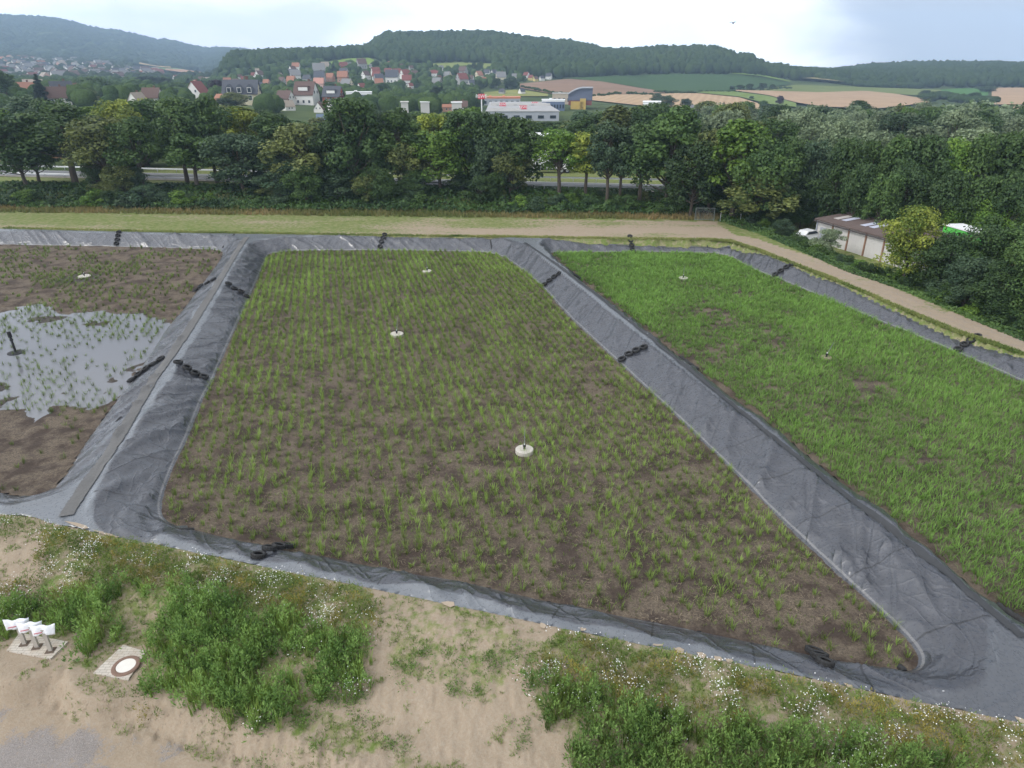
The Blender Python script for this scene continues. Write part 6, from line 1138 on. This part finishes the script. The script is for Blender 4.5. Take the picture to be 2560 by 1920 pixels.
# ------------------------------------------------------------------ foreground weeds
def build_weeds():
    PA = np.array(xy([(0,1480),(70,1470),(120,1370),(160,1345),(300,1372),(450,1400),(600,1435),(760,1485),(860,1500),(965,1515),(965,1560),(935,1700),(905,1765),(840,1745),(740,1770),(690,1825),(560,1800),(420,1765),(330,1722),(372,1625),(300,1600),(250,1640),(170,1670),(175,1600),(50,1578),(0,1600),(-150,1600),(-150,1480)], -.1)); PT = np.array(xy([(-150,1300),(0,1308),(110,1330),(150,1358),(90,1385),(0,1402),(-150,1400)], .3))
    PB = np.array(xy([(1300,1720),(1330,1640),(1400,1612),(1560,1632),(1700,1668),(1860,1702),(2000,1738),(2120,1765),(2270,1812),(2420,1838),(2700,1890),(2800,2080),(1500,2080),(1420,1920),(1370,1850),(1320,1790)], -.1)); PC = np.array(xy([(1275,1700),(1300,1790),(1250,1775),(1240,1700)], -.2))
    GA = np.array(xy([(-150,1540),(0,1530),(180,1510),(330,1500),(470,1530),(620,1570),(780,1610),(900,1640),(950,1660),(930,1800),(640,1850),(300,1720),(-150,1650)], -.2)); GB = np.array(xy([(1290,1745),(1400,1765),(1600,1822),(1760,1852),(2000,1888),(2200,1935),(2400,1990),(2700,2100),(1500,2080),(1350,1860)], -.2))
    tot = []
    def pts(poly, dens):
        x0, y0 = poly.min(0); x1, y1 = poly.max(0); n = int((x1 - x0) * (y1 - y0) * dens); x = rng.uniform(x0, x1, n); y = rng.uniform(y0, y1, n); d = sdf(x, y, poly) + 1.5 * (fbm(x * .9, y * .9, 71) - .5) + .5 * (vn(x * 3, y * 3, 72) - .5); k = (d < 0) & (rng.random(n) < .35 - d * .9) & (sdf(x, y, outer) > .45) & (np.abs(np.degrees(np.arctan2(x, y))) < 56); return x[k], y[k]
    pads = [np.array(xy(q, -.25)) for q in ([(17,1628),(127,1649),(171,1606),(50,1584)], [(234,1684),(321,1702),(366,1631),(309,1614)])]
    def herb(X, Y, H, nb, ls, mat, label, tone, name="weeds", spread=.12):
        n = len(X); Z = ground(X, Y); t = rng.random((n, nb)) ** .7; a = rng.uniform(0, 6.28, (n, nb)); lean = rng.normal(0, .10, (n, 2)); sp_ = spread * (1.15 - t) + .02
        x = X[:, None] + lean[:, :1] * t * H[:, None] + np.cos(a) * sp_; y = Y[:, None] + lean[:, 1:] * t * H[:, None] + np.sin(a) * sp_; z = Z[:, None] + t * H[:, None]
        C = np.stack([x, y, z], 2).reshape(-1, 3); dr = np.stack([np.cos(a) * .75, np.sin(a) * .75, .35 + .9 * t], 2) + rng.normal(0, .28, (n, nb, 3)); dr = dr.reshape(-1, 3); dr /= np.linalg.norm(dr, axis=1, keepdims=True)
        sd_ = np.cross(dr, rng.normal(size=dr.shape)); sd_ /= np.linalg.norm(sd_, axis=1, keepdims=True) + 1e-9; ll = (ls * rng.uniform(.7, 1.5, (n, nb)) * (1.25 - .5 * t)).reshape(-1, 1); V = np.stack([C, C + dr * ll * .8 + sd_ * ll * .25, C + dr * ll * 1.7, C + dr * ll * .8 - sd_ * ll * .25], 1).reshape(-1, 3); f = np.arange(4 * len(C), dtype=np.int32).reshape(-1, 4)
        tn = np.clip(tone[:, None] + rng.normal(0, .17, (n, nb)) + .25 * (t - .5), 0, 1); return tag(obj(name, mesh(name, V, f, [mat], attrs={'tone': np.repeat(tn.ravel(), 4)})), label, "weeds", kind='stuff')
    g1 = leafmat("mugwort_leaves", (.09, .18, .042), (.31, .48, .13), .35); g2 = leafmat("dry_weed_leaves", (.12, .12, .03), (.33, .28, .07), .3); g3 = leafmat("tuft_leaves", (.08, .14, .025), (.22, .31, .07), .3)
    wf = NT("daisy_petals"); wf.base((.80, .80, .78)); wf.rough(.7); wf = wf.m
    for poly, gp, nm in ((PA, GA, 'left'), (PB, GB, 'right')):
        X, Y = pts(poly, 40); kp = np.ones(len(X), bool)
        for q in pads: kp &= sdf(X, Y, q) > .12
        X, Y = X[kp], Y[kp]; dg = sdf(X, Y, gp) + 1.1 * (fbm(X * .9, Y * .9, 73) - .5); green = dg < 0; cl = fbm(X * .8, Y * .8, 74, 3); c2 = fbm(X * 2.2, Y * 2.2, 75, 2)
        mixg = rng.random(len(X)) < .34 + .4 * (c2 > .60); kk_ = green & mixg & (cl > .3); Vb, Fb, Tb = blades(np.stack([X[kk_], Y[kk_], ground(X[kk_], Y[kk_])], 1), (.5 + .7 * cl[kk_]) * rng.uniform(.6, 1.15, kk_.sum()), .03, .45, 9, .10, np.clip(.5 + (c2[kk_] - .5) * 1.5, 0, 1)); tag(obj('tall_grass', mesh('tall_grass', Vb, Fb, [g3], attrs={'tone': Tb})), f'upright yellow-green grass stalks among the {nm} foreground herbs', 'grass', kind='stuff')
        k = green & ~mixg & (cl > .30); herb(X[k], Y[k], (.48 + .95 * cl[k]) * rng.uniform(.7, 1.3, k.sum()), 34, .082, g1, f"tall dense green herbs in the {'left' if nm == 'left' else 'right'} foreground patch", np.clip(.5 + (c2[k] - .5) * 1.6, 0, 1))
        k = ~green & (cl > .34) & (rng.random(len(X)) < .92); dry = c2 > .47; k2 = k & dry
        herb(X[k2], Y[k2], .22 + .45 * cl[k2], 20, .055, g2, f"yellow-brown drying weeds on the upper {nm} foreground bank", np.clip(.4 + (cl[k2] - .5) * 2, 0, 1)); k2 = k & ~dry
        herb(X[k2], Y[k2], .25 + .55 * cl[k2], 20, .055, g3, f"light green weeds among the daisies of the {nm} foreground bank", np.clip(.5 + (cl[k2] - .5) * 2, 0, 1), spread=.10)
        fl = fbm(X * 1.0, Y * 1.0, 78, 3); k = ~green & (fl > .50) | (green & (fl > .66) & (dg > -1.2)); X, Y, fl = X[k], Y[k], fl[k]; nb = 7; n = len(X); x = np.repeat(X, nb) + rng.normal(0, .13, n * nb); y = np.repeat(Y, nb) + rng.normal(0, .13, n * nb); z = ground(x, y) + rng.uniform(.28, .62, n * nb)
        kk = rng.random(n * nb) < np.repeat(np.clip((fl - .52) * 2.4, .02, .34), nb); V, f = quads(np.stack([x, y, z], 1)[kk], np.stack([rng.normal(0, .35, n * nb), rng.normal(-.25, .35, n * nb), np.ones(n * nb)], 1)[kk], rng.uniform(.02, .042, kk.sum()), 1)
        tag(obj("daisies", mesh("daisies", V, f, [wf])), f"white daisies scattered over the {nm} foreground bank", "flowers", kind='stuff')
    X, Y = pts(PT, 22); cl = fbm(X * .9, Y * .9, 76); k = cl > .42; herb(X[k], Y[k], .3 + .4 * cl[k], 16, .06, g3, "small weed patch at the left edge below the liner", cl[k]); X, Y = pts(PT, 60); k = fbm(X * 1.3, Y * 1.3, 78) > .58; X, Y = X[k], Y[k]
    V, f = quads(np.stack([X, Y, ground(X, Y) + rng.uniform(.25, .5, len(X))], 1), np.stack([0 * X, 0 * X - .2, 0 * X + 1], 1) + rng.normal(0, .3, (len(X), 3)), rng.uniform(.025, .05, len(X)), 1); tag(obj("daisies", mesh("daisies", V, f, [wf])), "white daisies in the small weed patch at the left edge", "flowers", kind='stuff')
    # scattered tufts on the bare bank and along the liner
    n = 75000; x = rng.uniform(-24, 26, n); y = rng.uniform(11, 34, n); o = sdf(x, y, outer); zn = zones(x, y)[:, 0]; cl = fbm(x * .9, y * .9, 79, 3) * .6 + fbm(x * 3, y * 3, 80, 2) * .4; k = (o > .1) & (y < 45 - .12 * x) & (cl + (zn - .45) * .6 > .50) & (zn > .18)
    for q in pads: k &= sdf(x, y, q) > .1
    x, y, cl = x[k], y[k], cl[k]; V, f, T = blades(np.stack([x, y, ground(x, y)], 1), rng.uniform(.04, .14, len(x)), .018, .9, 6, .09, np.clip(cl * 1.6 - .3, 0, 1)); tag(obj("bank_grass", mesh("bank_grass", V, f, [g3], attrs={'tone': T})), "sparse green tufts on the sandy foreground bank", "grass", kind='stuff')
    n = 150; px = rng.uniform(560, 1330, n); py = rng.uniform(1700, 1915, n); pp = np.array([P(a, b, -.8)[:2] for a, b in zip(px, py)]); k = fbm(pp[:, 0] * .8, pp[:, 1] * .8, 77) > .5; pp = pp[k]; pp = np.repeat(pp, 9, 0) + rng.normal(0, .13, (len(pp) * 9, 2)); X, Y = pp.T; herb(X, Y, rng.uniform(.06, .22, len(X)), 14, .045, g1, "small leafy weed clumps on the sandy slope at the bottom", rng.random(len(X)))
build_weeds()
# ------------------------------------------------------------------ air
def build_haze():
    b = MB().box((0, 2550, 190), (5600, 2950, 230)); m = bpy.data.materials.new("haze_air"); m.use_nodes = True; t = m.node_tree; t.nodes.clear(); o = t.nodes.new("ShaderNodeOutputMaterial"); v = t.nodes.new("ShaderNodeVolumePrincipled")
    v.inputs['Color'].default_value = (.52, .73, 1.0, 1); v.inputs['Density'].default_value = HAZE; v.inputs['Anisotropy'].default_value = .2; t.links.new(v.outputs[0], o.inputs['Volume']); tag(obj("haze", b.me("haze", [m])), kind='stuff')
HAZE = 2.8e-4
build_haze()
# ------------------------------------------------------------------ labels for the repeats: look, place, and rank only where needed
def finish_labels():
    groups = {}
    for o, d, w, px in LBL: groups.setdefault((d, w), []).append((px, o))
    for (d, w), L in groups.items():
        L.sort(key=lambda t: t[0])
        for i, (px, o) in enumerate(L):
            t = f"{d} {w}" + (f", {ordn(i + 1)} such from the left" if len(L) > 1 else "")
            if len(t.split()) > 16: t = t.replace(" such from the left", " from left")
            o['label'] = t
finish_labels()
